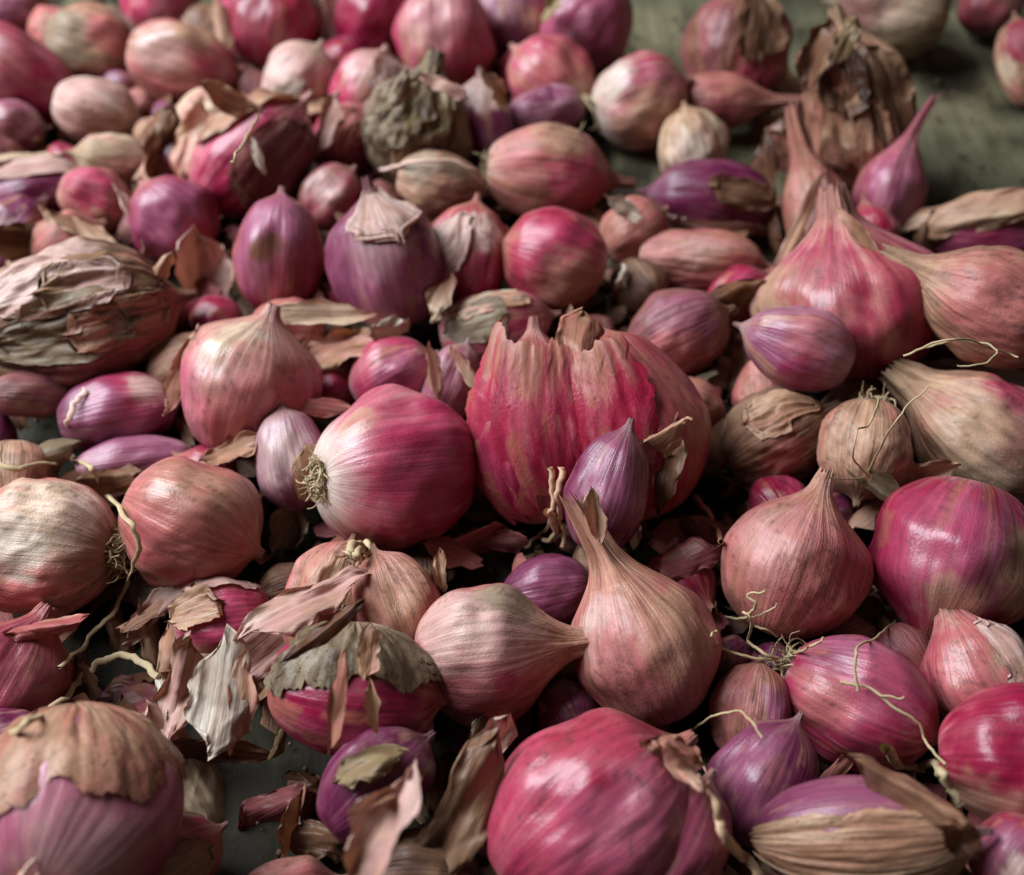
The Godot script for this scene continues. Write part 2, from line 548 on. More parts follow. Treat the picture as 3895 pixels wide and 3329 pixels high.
# a knot of short curly roots at the root end of the bulb
func roots(parent: Node3D, center: Vector3, count: int, len_: float, sd: int, tone := "straw"):
	var rng := RandomNumberGenerator.new()
	rng.seed = sd * 77 + 5
	var p: Array = PAL[tone]
	tube_start()
	var at := center - b_axis * (b_a * 0.90)
	# the root plate
	var plate := PackedVector3Array([at + b_axis * (b_a * 0.06), at - b_axis * (b_a * 0.03), at - b_axis * (b_a * 0.07), at - b_axis * (b_a * 0.085)])
	tube(plate, b_b * 0.24, 0.0002 * b_b, 16, p[1], p[0])
	for k in count:
		var a := rng.randf() * TAU
		var rr := sqrt(rng.randf()) * b_b * 0.22
		var out := b_side * cos(a) + b_fore * sin(a)
		var pos := at + out * rr - b_axis * (b_a * 0.02)
		var dir := (-b_axis * rng.randf_range(0.5, 1.2) + out * rng.randf_range(0.1, 1.3)).normalized()
		var pts := PackedVector3Array()
		var stepl := len_ * MM * rng.randf_range(0.35, 1.1) / 9.0
		var curl := Vector3(rng.randfn(), rng.randfn(), rng.randfn()) * 0.34
		for i in 10:
			pts.append(pos)
			pos += dir * stepl
			dir = (dir + dir.cross(curl) + Vector3(rng.randfn(), rng.randfn(), rng.randfn()) * 0.16).normalized()
		tube(pts, 0.24 * MM * rng.randf_range(0.7, 1.35), 0.12 * MM, 5, (p[0] as Color).lerp(p[1], rng.randf()), (p[1] as Color).lerp(p[3], rng.randf()))
	tube_end(parent, "root_tuft")

func bulb(label: String, base: Vector3, up: float, axis: Vector3, a: float, b: float, pal: String, o: Dictionary, sd: int, group := "shallots in the heap"):
	var t := thing("shallot", label, "shallot", base, group)
	more(t, Vector3(0, up, 0), axis, a, b, pal, o, sd)

# a second clove of the bulb that was just built; at is measured from its base
func clove(at: Vector3, axis: Vector3, a: float, b: float, pal: String, o: Dictionary, sd: int):
	more(last, at, axis, a, b, pal, o, sd, "clove")

func more(t: Node3D, at: Vector3, axis: Vector3, a: float, b: float, pal: String, o: Dictionary, sd: int, called := "body"):
	set_bulb(axis, a, b, o, sd)
	var center := at * MM
	for sp in o.get("spots", []):
		sp[0] = (sp[0] as Vector3).normalized()
		sp[2] = PAL[sp[2]][0]
	bulb_body(t, center, pal, o, called)
	for s in o.get("skins", []):
		flap(t, center, s)
	if o.has("roots"):
		roots(t, center, o.roots[0], o.roots[1], sd, o.get("root_tone", "straw"))

# long single roots, stalks and strings that hang on the thing just built; points from its base
func strand(called: String, r0: float, r1: float, tone: String, pts: Array, flat := 1.0):
	tube_start()
	var p: Array = PAL[tone]
	tube(spline(pts), r0 * MM, r1 * MM, 7, p[0], p[2], flat)
	tube_end(last, called)

# a strand that is a thing of its own, lying on the heap
func loose_strand(called: String, label: String, category: String, at: Vector3, r0: float, r1: float, tone: String, pts: Array, flat := 1.0, group := ""):
	thing(called, label, category, at, group)
	strand("strand", r0, r1, tone, pts, flat)

# ---------------------------------------------------------------- loose papery skins
# long axis, face normal, half length, half width, curl across, curl along, crumple; child of the thing just built or a thing of its own
func papery(parent: Node3D, called: String, center: Vector3, longv: Vector3, face: Vector3, hl: float, hw: float, curl_w: float, curl_l: float, crumple: float, pal: String, sd: int, tip := 0.6):
	var p: Array = PAL[pal]
	var ex := longv.normalized()
	var ez := (face - ex * face.dot(ex)).normalized()
	var ey := ez.cross(ex)
	var L := hl * MM
	var W := hw * MM
	var ns := int(clampf(hl * 4.0, 26, 72))
	var nt := int(clampf(hw * 5.0, 16, 56))
	var s0 := fmod(sd * 2.17, 37.0)
	var rng := RandomNumberGenerator.new()
	rng.seed = sd * 131 + 7
	# torn outline: straight rips between random corners on either side, slanting frayed ends
	var outline := []
	for side in 2:
		var row := PackedFloat32Array()
		for k in 8:
			var sk := 2.0 * k / 7.0 - 1.0
			row.append(pow(maxf(0.0, 1.0 - pow(absf(sk), 2.4)), tip) * rng.randf_range(0.62, 1.18) + rng.randf_range(0.02, 0.12))
		outline.append(row)
	var slant := rng.randf_range(-0.25, 0.25)
	# sharp folds: [direction along s, along t, offset, slope]
	var folds := []
	for k in 5:
		var an := rng.randfn() * 0.45 + (PI / 2 if k > 2 else 0.0)
		folds.append([sin(an), cos(an), rng.randf_range(-0.7, 0.7), crumple * rng.randf_range(0.25, 0.6) * (1.0 if rng.randf() > 0.45 else -1.0)])
	var v := PackedVector3Array()
	var c := PackedColorArray()
	var uv := PackedVector2Array()
	for i in ns + 1:
		var s := 2.0 * i / ns - 1.0
		var kf := (s + 1.0) * 3.5
		var k0 := mini(int(kf), 6)
		for j in nt + 1:
			var t := 2.0 * j / nt - 1.0
			var row: PackedFloat32Array = outline[0 if t < 0.0 else 1]
			var hwid := lerpf(row[k0], row[k0 + 1], kf - k0) + 0.05 * n_fine.get_noise_2d(s * 7.0, signf(t) * 9.0 + s0)
			var se := s * (1.0 + slant * t + 0.10 * n_fine.get_noise_2d(t * 2.0 + s0, signf(s) * 4.0) + 0.07 * absf(n_fine.get_noise_2d(t * 7.0, s0 + signf(s))))
			var tw := t * hwid + 0.2 * n_shape.get_noise_2d(s * 0.8, s0 + 9.0)
			var y := tw * W
			var z := 0.0
			if absf(curl_w) > 0.01:
				var cw := curl_w * 0.75 * (1.0 + 0.7 * n_shape.get_noise_2d(s * 0.9 + s0, 2.0))
				y = W * sin(tw * cw) / cw
				z = -W * (1.0 - cos(tw * cw)) / cw
			var x := se * L
			if absf(curl_l) > 0.01:
				x = L * sin(se * curl_l) / curl_l
				z -= L * (1.0 - cos(se * curl_l)) / curl_l
			var cr := n_fine.get_noise_3d(se * L * 30.0 + s0, tw * W * 90.0, s0)
			var cr2 := n_streak.get_noise_3d(se * L * 14.0, tw * W * 300.0 + s0, s0)
			var cr3 := n_shape.get_noise_3d(se * L * 45.0, tw * W * 60.0 + s0, s0 + 5.0)
			for fo in folds:
				z += MM * float(fo[3]) * absf((se * float(fo[0]) + tw * float(fo[1])) - float(fo[2])) * 2.2
			# the rim curls up where it has dried
			var rim := maxf(absf(t), absf(s))
			z += crumple * MM * (0.5 * (0.25 - absf(n_fine.get_noise_3d(se * L * 70.0, tw * W * 120.0 + s0, 9.0))) + 0.7 * (0.3 - absf(cr)) + 0.14 * cr2 + 0.8 * cr3 + 0.9 * smoothstep(0.7, 1.0, rim) * n_shape.get_noise_2d(s * 1.5 + s0, t * 1.5))
			v.append(ex * x + ey * y + ez * z)
			c.append(dry_colour(p, cr, cr2, Vector3(se * L * 24.0 + s0, tw * W * 70.0, s0)))
			uv.append(Vector2(tw * W * 13.0 + s0, se * L * 7.0))
	sheet(parent, called, v, c, uv, ns + 1, nt + 1, center, false)

func skin(label: String, at: Vector3, longv: Vector3, face: Vector3, hl: float, hw: float, curl_w: float, curl_l: float, crumple: float, pal: String, sd: int, tip := 0.6, group := "loose papery skins among the shallots"):
	var t := thing("papery_skin", label, "onion skin", at, group)
	papery(t, "skin_sheet", Vector3.ZERO, longv, face, hl, hw, curl_w, curl_l, crumple, pal, sd, tip)

func husk(at: Vector3, longv: Vector3, face: Vector3, hl: float, hw: float, curl_w: float, curl_l: float, crumple: float, pal: String, sd: int, tip := 0.6):
	papery(last, "dry_skin", at * MM, longv, face, hl, hw, curl_w, curl_l, crumple, pal, sd, tip)

# ---------------------------------------------------------------- the floor and its crumbs
func make_floor():
	var size := 3.0
	var v := PackedVector3Array()
	var n := PackedVector3Array()
	var c := PackedColorArray()
	var uv := PackedVector2Array()
	var steps := 260
	var a := srgb(128, 120, 92)
	var b := srgb(106, 102, 80)
	var dk := srgb(52, 48, 36)
	var soil := srgb(36, 30, 24)  # near-black earth tone, used to paint the shade under the heap
	for i in steps + 1:
		for j in steps + 1:
			# closer rows and columns near the heap
			var s := 2.0 * j / steps - 1.0
			var t := 2.0 * i / steps - 1.0
			var x := size * (0.12 * s + 0.88 * pow(s, 7.0))
			var z := size * (0.12 * t + 0.88 * pow(t, 7.0))
			var ridge := n_streak.get_noise_2d((x * 0.77 + z * 0.64) * 7.0, (x * -0.64 + z * 0.77) * 60.0)
			var m := n_shape.get_noise_2d(x * 14.0, z * 14.0)
			var f := n_fine.get_noise_2d(x * 60.0, z * 60.0)
			v.append(Vector3(x, 0.0009 * ridge + 0.0006 * f - 0.0012, z))
			var col := a.lerp(b, smoothstep(-0.3, 0.3, m))
			col = col.lerp(dk, 0.7 * smoothstep(0.14, 0.34, ridge + 0.2 * f))
			# shade in the gaps of the heap, put into the floor colour in patches
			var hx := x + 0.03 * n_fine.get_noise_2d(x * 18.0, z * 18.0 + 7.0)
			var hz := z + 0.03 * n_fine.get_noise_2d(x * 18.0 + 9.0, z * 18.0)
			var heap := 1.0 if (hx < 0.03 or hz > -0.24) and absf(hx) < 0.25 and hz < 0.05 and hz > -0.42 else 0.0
			var gap_shade_at := n_shape.get_noise_2d(x * 9.0 + 4.0, z * 9.0) + 0.6 * n_fine.get_noise_2d(x * 45.0, z * 45.0) + 0.9 * heap
			col = col.lerp(soil.lerp(dk, 0.35 + 0.5 * f), 0.95 * smoothstep(0.2, 0.6, gap_shade_at))
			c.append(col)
			uv.append(Vector2(x, z))
	n.resize(v.size())
	var cols := steps + 1
	for i in cols:
		for j in cols:
			var du := v[i * cols + mini(j + 1, steps)] - v[i * cols + maxi(j - 1, 0)]
			var dw := v[mini(i + 1, steps) * cols + j] - v[maxi(i - 1, 0) * cols + j]
			n[i * cols + j] = dw.cross(du).normalized()
	var idx := PackedInt32Array()
	for i in steps:
		for j in steps:
			var k := i * cols + j
			for e in [k, k + 1, k + cols, k + 1, k + cols + 1, k + cols]:
				idx.append(e)
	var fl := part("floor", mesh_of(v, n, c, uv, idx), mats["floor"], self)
	fl.set_meta("kind", "structure")
	fl.set_meta("label", "worn grey green floor with darker diagonal streaks under the shallots")

func crumbs(x0: float, x1: float, z0: float, z1: float):
	var rng := RandomNumberGenerator.new()
	rng.seed = 41
	var v := PackedVector3Array()
	var n := PackedVector3Array()
	var c := PackedColorArray()
	var idx := PackedInt32Array()
	for k in 3200:
		var p := Vector3(rng.randf_range(x0, x1), 0.0, rng.randf_range(z0, z1)) * MM
		var r := MM * (0.25 + 0.9 * pow(rng.randf(), 3.0))
		var tone := srgb(112, 84, 58).lerp(srgb(54, 38, 28), rng.randf())
		var base := v.size()
		var rot := Basis(Vector3(rng.randfn(), rng.randfn(), rng.randfn()).normalized(), rng.randf() * TAU)
		for d in [Vector3.UP, Vector3.DOWN, Vector3.LEFT, Vector3.RIGHT, Vector3.FORWARD, Vector3.BACK]:
			var q: Vector3 = rot * (d * rng.randf_range(0.5, 1.3))
			v.append(p + Vector3(0, r * 0.5, 0) + q * r)
			n.append(q.normalized())
			c.append(tone)
		for f in [[0, 2, 4], [0, 4, 3], [0, 3, 5], [0, 5, 2], [1, 4, 2], [1, 3, 4], [1, 5, 3], [1, 2, 5]]:
			for e in f:
				idx.append(base + e)
	var o := part("soil_crumbs", mesh_of(v, n, c, PackedVector2Array(), idx), mats["root"], self)
	o.set_meta("label", "brown crumbs of soil and skin scattered on the floor")
	o.set_meta("category", "soil crumbs")
	o.set_meta("kind", "stuff")

# scraps of skin too many and too small to count, trodden between the bulbs
func litter(count: int, x0: float, x1: float, z0: float, z1: float):
	var rng := RandomNumberGenerator.new()
	rng.seed = 97
	var v := PackedVector3Array()
	var n := PackedVector3Array()
	var c := PackedColorArray()
	var uv := PackedVector2Array()
	var idx := PackedInt32Array()
	var names := ["brown", "umber", "peach", "rose", "grey", "tan", "mauve", "umber", "umber", "brown", "mauve", "umber"]
	for k in count:
		var px := rng.randf_range(x0, x1)
		var pz := rng.randf_range(z0, z1)
		var high := rng.randf_range(0.8, 8.0)
		var p: Array = PAL[names[rng.randi() % names.size()]]
		var hl := rng.randf_range(3.0, 9.0)
		var hw := hl * rng.randf_range(0.25, 0.7)
		var curl := rng.randf_range(0.3, 1.6)
		var turn := Basis(Vector3.UP, rng.randf() * TAU) * Basis(Vector3.RIGHT, rng.randfn() * 0.5) * Basis(Vector3.BACK, rng.randfn() * 0.4)
		if (pz > -92.0 and px > -64.0 and px < -20.0 and k % 5 > 0) or (px > 22.0 and pz < -252.0) or (px > 92.0 and pz < -215.0):
			continue
		var base := v.size()
		var ph := rng.randf() * 20.0
		var tone: Color = (p[0] as Color).lerp(p[1], rng.randf())
		for i in 7:
			for j in 5:
				var s := i / 3.0 - 1.0
				var t := (j / 2.0 - 1.0) * (pow(1.0 - 0.85 * s * s, 0.6) * (1.0 + 0.6 * n_fine.get_noise_2d(s * 1.5 + ph, j * 2.0)))
				var q := Vector3(s * hl * (1.0 + 0.2 * n_fine.get_noise_2d(j * 1.1, ph)), 0.0, hw * sin(t * curl) / curl)
				q.y = -hw * (1.0 - cos(t * curl)) / curl + 1.6 * n_fine.get_noise_2d(s * 1.3 + ph, t * 1.6)
				v.append((turn * q + Vector3(px, high, pz)) * MM)
				n.append(turn * Vector3(0, 1, 0.6 * sin(t * curl)).normalized())
				var g := 1.0 + 0.5 * n_fine.get_noise_2d(s * 3.0 + ph, t * 4.0)
				c.append(Color(tone.r * g, tone.g * g, tone.b * g))
				uv.append(Vector2(t * 0.1 + ph, s * 0.1))
		for i in 6:
			for j in 4:
				var a := base + i * 5 + j
				for e in [a, a + 5, a + 1, a + 1, a + 5, a + 6]:
					idx.append(e)
	var o := part("skin_litter", mesh_of(v, n, c, uv, idx), mats["paper"], self)
	o.set_meta("label", "scraps of dry onion skin littering the floor between the shallots")
	o.set_meta("category", "skin scraps")
	o.set_meta("kind", "stuff")

func _ready():
	# camera
	var cam := Camera3D.new()
	cam.name = "camera"
	add_child(cam)
	cam.position = Vector3(0, 190 * MM, 0)
	cam.rotation_degrees = Vector3(-49, 0, 0)
	cam.near = 0.01
	cam.far = 20.0
	var lens := CameraAttributesPhysical.new()
	lens.frustum_focal_length = 28.97
	lens.exposure_aperture = 9.0
	lens.frustum_focus_distance = 0.198
	cam.attributes = lens
	cam.fov = 45.0
	cam.current = true
	# the dim room
	var we := WorldEnvironment.new()
	we.name = "room_air"
	var e := Environment.new()
	e.background_mode = Environment.BG_COLOR
	e.background_color = Color(0.60, 0.56, 0.53)
	e.background_energy_multiplier = 0.185
	e.tonemap_mode = Environment.TONE_MAPPER_LINEAR
	e.tonemap_exposure = 1.0
	e.sdfgi_enabled = true
	e.ssao_enabled = true
	e.ssil_enabled = true
	we.environment = e
	add_child(we)
	# the window, up and to the left of the heap
	var win := AreaLight3D.new()
	win.name = "window_light"
	win.area_size = Vector2(0.46, 0.46)
	win.light_energy = 1.22
	win.light_color = Color(0.93, 0.97, 1.0)
	win.shadow_enabled = true
	add_child(win)
	win.look_at_from_position(Vector3(-0.44, 0.48, -0.30), Vector3(-0.01, 0.0, -0.16))
	for nz in [[n_shape, 11, 1.0, 2], [n_fine, 23, 1.0, 3], [n_streak, 37, 1.0, 3]]:
		var f: FastNoiseLite = nz[0]
		f.noise_type = FastNoiseLite.TYPE_SIMPLEX_SMOOTH
		f.seed = nz[1]
		f.frequency = nz[2]
		f.fractal_octaves = nz[3]
	make_materials()
	make_palettes()
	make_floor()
	crumbs(-190, 190, -370, -40)
	litter(2000, -190.0, 170.0, -360.0, -40.0)
	# the heap
	bulb("dark lilac shallot in the far left corner, half out of the picture", Vector3(-173.71, 0.00, -352.42), 11.105, Vector3(0.956, 0.059, -0.288), 12.211, 11.101, "mauve", {"dirt": 0.1, "spots": [[Vector3(0.239, 0.706, 0.666), 0.8, "lilac", 0.25, 0.9]]}, 1)
	bulb("olive tan shallot with a pink shoulder beside the far left corner", Vector3(-137.58, 0.00, -323.94), 13.114, Vector3(0.950, -0.310, -0.023), 14.684, 12.936, "tan", {"nl": 0.3, "nr": 0.1, "tp": 0.2, "dry": 0.5, "roots": [10, 4], "spots": [[Vector3(-0.457, 0.588, 0.668), 0.75, "grey", 0.25, 0.9], [Vector3(0.669, 0.622, 0.406), 0.5, "rose", 0.25, 0.9]]}, 2)
	bulb("pinkish red shallot cut by the top edge, left of the cream flapped one", Vector3(-122.16, 0.00, -357.09), 13.735, Vector3(0.575, 0.638, -0.512), 15.216, 12.618, "pink", {}, 3)
	bulb("plump pink shallot with a tan crown in the far left rows", Vector3(-104.85, -0.00, -309.40), 14.347, Vector3(0.944, -0.327, 0.033), 17.63, 13.901, "rose", {"nl": 0.18, "nr": 0.1, "fresh": true, "dirt": 0.1, "spots": [[Vector3(-0.220, 0.786, 0.578), 0.7, "blush", 0.4, 0.6], [Vector3(0.903, 0.144, 0.405), 0.6, "crim", 0.3, 0.7], [Vector3(0.524, 0.850, 0.046), 0.5, "tan", 0.25, 0.9]]}, 4)
	bulb("dark crimson shallot tapering to the right at the left edge", Vector3(-153.06, 0.00, -300.00), 16.359, Vector3(0.734, -0.668, 0.122), 19.545, 13.251, "crim", {"nl": 0.2, "nr": 0.1, "tp": 0.2, "st": 0.12, "spots": [[Vector3(0.025, 0.773, 0.633), 0.7, "mauve", 0.3, 0.6]]}, 5)
	bulb("small lilac grey shallot cut by the left edge below the dark crimson one", Vector3(-152.69, 0.24, -280.94), 9.116, Vector3(0.908, -0.179, -0.378), 10.367, 9.071, "lilac", {"spots": [[Vector3(0.416, 0.492, 0.765), 1, "mauve", 0.4, 0.6]]}, 6)
	bulb("pale cream pink shallot left of the curled dark husk", Vector3(-127.57, 0.00, -288.59), 10.679, Vector3(0.926, -0.370, -0.070), 13.45, 10.169, "blush", {"nl": 0.25, "nr": 0.1, "tp": 0.3, "dry": 0.1, "dirt": 0.1}, 7)
	bulb("flat cream shallot with a pointed left end above the purple slit bulb", Vector3(-117.06, -0.00, -265.78), 8.637, Vector3(-0.892, 0.380, 0.246), 12.265, 7.862, "cream", {"nl": 0.15, "nr": 0.08, "tp": 0.3, "dry": 0.1, "dirt": 0.1, "spots": [[Vector3(0.668, -0.161, 0.727), 0.6, "rose", 0.4, 0.7], [Vector3(-0.404, 0.710, 0.577), 0.5, "straw", 0.4, 0.7]]}, 8)
	bulb("pale beige shallot behind the big pink pointed one, right of the dark husk", Vector3(-92.00, 0.00, -283.98), 10.328, Vector3(0.785, 0.375, -0.492), 11.709, 10.083, "cream", {"dry": 0.3, "dirt": 0.2}, 9)
	bulb("pearly pink shallot with a glassy torn skin, far left centre", Vector3(-67.18, -0.00, -303.35), 12.206, Vector3(0.568, 0.742, -0.356), 12.793, 11.446, "blush", {"dry": 0.0, "dirt": 0.0, "spots": [[Vector3(0.693, -0.087, 0.715), 0.5, "peach", 0.25, 0.9]], "skins": [[Vector3(-0.018, 0.018, 1.000), 0.5, 1.2, 0.349, 0.06, "white", 30]]}, 10)
	bulb("wine red shallot at the top edge with a cream flap on its left", Vector3(-79.75, -0.00, -332.85), 16.455, Vector3(0.248, 0.833, -0.494), 16.237, 16.943, "crim", {"spots": [[Vector3(0.023, 0.718, 0.695), 0.7, "mauve", 0.4, 0.5], [Vector3(0.762, 0.425, 0.489), 0.5, "red", 0.25, 0.9]]}, 11)
	husk(Vector3(-11.42, 22.34, 14.44), Vector3(-0.077, 0.891, -0.447), Vector3(0.227, 0.452, 0.862), 8.63, 3.452, 1.2, 0.2, 0.8, "cream", 1, 0.6)
	bulb("very dark crimson shallot at the top edge left of the upright pink one", Vector3(-45.35, -0.00, -338.02), 14.974, Vector3(0.536, 0.718, -0.444), 16.446, 13.229, "crim", {"st": 0.1, "spots": [[Vector3(0.118, 0.457, 0.882), 1.4, "crim", 0.2, 1]]}, 13)
	skin("long ragged tan skin standing beside the very dark crimson shallot", Vector3(-60.07, 13.11, -334.27), Vector3(-0.026, 0.886, -0.464), Vector3(0.136, 0.463, 0.876), 12.377, 4.951, 1, 0.2, 1.6, "blush", 2, 0.6)
	bulb("upright pink shallot with a bright streak, top centre of the heap", Vector3(-21.73, 0.00, -321.47), 16.852, Vector3(-0.070, 0.836, -0.545), 17.256, 15.876, "pink", {"nl": 0.1, "dirt": 0.0, "dry": 0.05, "spots": [[Vector3(0.488, 0.005, 0.873), 0.7, "red", 0.4, 0.8], [Vector3(-0.342, 0.823, 0.454), 0.7, "blush", 0.5, 0.45]]}, 15)
	bulb("bluish lilac shallot at the top edge right of the upright pink one", Vector3(-0.17, 0.00, -340.48), 13.703, Vector3(-0.173, 0.911, -0.374), 14.045, 11.884, "lilac", {"pale": 0.2, "spots": [[Vector3(0.700, 0.236, 0.674), 0.5, "peach", 0.25, 0.9], [Vector3(0.000, -0.165, 0.986), 0.7, "purple", 0.4, 0.8]]}, 16)
	bulb("smooth mauve pink shallot leaning left below the top edge", Vector3(24.35, 0.00, -332.21), 15.931, Vector3(-0.622, -0.711, 0.327), 16.942, 14.824, "pink", {"nl": 0.12, "tp": 0.15, "dry": 0.0, "spots": [[Vector3(-0.065, 0.463, 0.884), 1.2, "lilac", 0.5, 0.7]]}, 17)
	skin("small crumpled straw skin at the top edge between two pink shallots", Vector3(13.10, 27.50, -321.41), Vector3(0.487, 0.787, -0.378), Vector3(-0.192, 0.519, 0.833), 5.616, 3.12, 1.4, 0.2, 2.5, "straw", 3, 0.6)
	bulb("pinkish tan shallot with its root tuft at the lower right, above the small lilac clove", Vector3(12.27, -0.00, -302.60), 13.156, Vector3(-0.755, 0.438, -0.488), 14.759, 12.747, "pink", {"pale": 0.5, "spots": [[Vector3(0.316, 0.566, 0.762), 0.9, "rose", 0.4, 0.8], [Vector3(0.736, -0.059, 0.675), 0.6, "peach", 0.25, 0.9]]}, 19)
	strand("root", 0.32, 0.18, "straw", [Vector3(8.58, 19.54, 20.30), Vector3(11.70, 17.55, 24.80), Vector3(13.44, 12.47, 25.44)], 1)
	strand("root", 0.32, 0.18, "straw", [Vector3(8.91, 19.21, 19.75), Vector3(11.17, 3.33, 4.74), Vector3(5.87, 28.86, 53.41)], 1)
	strand("root", 0.29, 0.18, "straw", [Vector3(9.78, 15.09, 11.80), Vector3(13.49, 21.12, 27.95), Vector3(14.57, 18.31, 29.95)], 1)
	bulb("round pink shallot with a cream cheek and roots on its left, by the bare floor", Vector3(38.75, 1.04, -287.93), 13.774, Vector3(0.927, 0.330, -0.179), 14.925, 13.627, "pink", {"pale": 0.95, "pale_to": 1.25, "roots": [16, 5], "spots": [[Vector3(0.065, 0.085, 0.994), 0.75, "tan", 0.3, 0.8], [Vector3(-0.688, 0.671, 0.279), 0.5, "white", 0.5, 0.8]]}, 23)
	bulb("small lilac clove tucked under the pinkish tan rooted shallot", Vector3(9.88, 4.49, -283.89), 8.441, Vector3(0.963, 0.242, -0.117), 12.928, 8.08, "lilac", {"pale": 0.1, "dry": 0.0, "dirt": 0.0, "spots": [[Vector3(-0.225, 0.965, 0.134), 0.55, "purple", 0.25, 0.9]]}, 24)
	bulb("brown mauve shallot alone at the top, left of the empty brown husk", Vector3(71.15, 0.00, -312.94), 18.117, Vector3(0.101, 0.882, -0.461), 18.618, 16.248, "mauve", {"wr": 0.05, "dry": 0.5, "nl": 0.3, "tp": 0.3, "nr": 0.12, "spots": [[Vector3(0.507, 0.275, 0.817), 0.7, "rose", 0.25, 0.9], [Vector3(0.311, -0.196, 0.930), 0.5, "pink", 0.3, 0.7]], "skins": [[Vector3(0.316, 0.846, 0.430), 0.6, 1.3, 0.524, 0.1, "brown", 75]]}, 25)
	bulb("big greyish cream shallot cut by the top edge at the right", Vector3(127.46, -0.00, -340.49), 16.471, Vector3(-0.940, -0.023, -0.340), 19.333, 16.469, "grey", {"dry": 0.3, "nl": 0.2, "dirt": 0.6, "spots": [[Vector3(0.023, 0.577, 0.816), 0.8, "cream", 0.4, 0.7], [Vector3(-0.764, 0.482, 0.430), 0.6, "mauve", 0.4, 0.6]]}, 26)
	bulb("dark mauve shallot cut by the top edge near the right corner", Vector3(166.89, -0.00, -356.00), 11.616, Vector3(-0.145, 0.856, -0.497), 11.904, 10.788, "mauve", {"spots": [[Vector3(-0.752, 0.021, 0.659), 0.7, "crim", 0.4, 0.6]]}, 27)
	bulb("shallot with a cream rim cut by the right edge near the top", Vector3(164.78, -0.00, -314.01), 12.421, Vector3(-0.287, 0.762, -0.581), 14.43, 8.933, "tan", {"spots": [[Vector3(-0.389, 0.902, 0.188), 0.7, "crim", 0.25, 0.9], [Vector3(-0.888, -0.090, 0.450), 0.5, "cream", 0.25, 0.9]]}, 28)
	bulb("purple shallot slit open between tan skins at the left edge", Vector3(-135.87, 0.00, -250.61), 8.594, Vector3(0.900, -0.082, -0.429), 15.831, 8.525, "purple", {"st": 0.1, "nl": 0.2, "tp": 0.25, "nr": 0.08, "dry": 0.0, "dirt": 0.0, "pale": 0.1, "spots": [[Vector3(-0.658, 0.429, 0.619), 0.4, "lilac", 0.25, 0.9]], "skins": [[Vector3(0.339, 0.903, -0.265), 0.6, 2.2, 0, 0.1, "blush", 87]]}, 29)
	bulb("dusty pink shallot pressed against the purple slit one", Vector3(-117.03, -0.00, -245.92), 9.142, Vector3(0.898, -0.424, 0.115), 10.833, 8.727, "rose", {"dirt": 0.2, "spots": [[Vector3(0.164, 0.864, 0.475), 0.8, "pink", 0.25, 0.9]]}, 30)
	bulb("glossy magenta shallot sitting in a thin dry rim", Vector3(-92.18, -0.00, -233.04), 11.938, Vector3(-0.567, 0.747, -0.347), 12.191, 11.61, "crim", {"dirt": 0.0, "dry": 0.0, "pale": 0.0, "wr": 0.012, "spots": [[Vector3(0.300, 0.579, 0.758), 1.1, "lilac", 0.45, 0.75], [Vector3(0.756, -0.050, 0.653), 0.5, "pink", 0.4, 0.9]]}, 31)
	husk(Vector3(-7.38, 15.42, 5.84), Vector3(-0.183, 0.817, -0.547), Vector3(0.921, 0.338, 0.195), 10.246, 2.627, 1.3, 0.2, 1, "blush", 4, 0.6)
	bulb("big pink shallot leaning up to the right with a brown flap and white chip", Vector3(-73.30, -0.00, -256.75), 16.934, Vector3(0.720, 0.560, -0.410), 20.849, 14.806, "pink", {"nl": 0.15, "tp": 0.2, "dirt": 0.0, "dry": 0.05, "spots": [[Vector3(-0.040, 0.026, 0.999), 0.7, "crim", 0.4, 0.8]], "skins": [[Vector3(0.714, 0.225, 0.662), 0.75, 1.15, 0.349, 0.05, "mauve", 99], [Vector3(0.073, 0.996, -0.051), 0.4, 2.4, 1.396, 0.1, "peach", 100]]}, 33)
	skin("small white chip of skin standing on the big pink leaning shallot", Vector3(-67.83, 26.54, -241.13), Vector3(-0.278, 0.830, -0.484), Vector3(0.271, 0.551, 0.789), 4.741, 1.449, 0.6, 0.2, 0.5, "white", 5, 0.8)
	strand("root", 0.36, 0.22, "straw", [Vector3(6.82, 22.95, 16.49), Vector3(4.00, 19.07, 19.95), Vector3(7.75, 30.52, 43.91), Vector3(6.70, 28.85, 44.66)], 1)
	bulb("upper pink shallot with a pale cap, beside the withered grey bulb", Vector3(-44.11, -0.00, -295.46), 12.959, Vector3(0.394, 0.845, -0.361), 13.234, 12.242, "pink", {"wr": 0.03, "spots": [[Vector3(0.026, 0.927, 0.373), 0.6, "blush", 0.4, 0.6]], "skins": [[Vector3(0.600, 0.781, 0.177), 0.5, 1.4, 0.524, 0.1, "blush", 108]]}, 36)
	bulb("lower pink shallot in wrinkled skin, left of the withered grey bulb", Vector3(-49.29, 0.00, -272.10), 11.028, Vector3(0.530, 0.661, -0.531), 11.723, 10.456, "pink", {"wr": 0.06, "dry": 0.4, "spots": [[Vector3(0.078, -0.194, 0.978), 0.6, "crim", 0.25, 0.9]], "skins": [[Vector3(-0.046, 0.780, 0.625), 0.7, 1.2, 0, 0.06, "rose", 111]]}, 37)
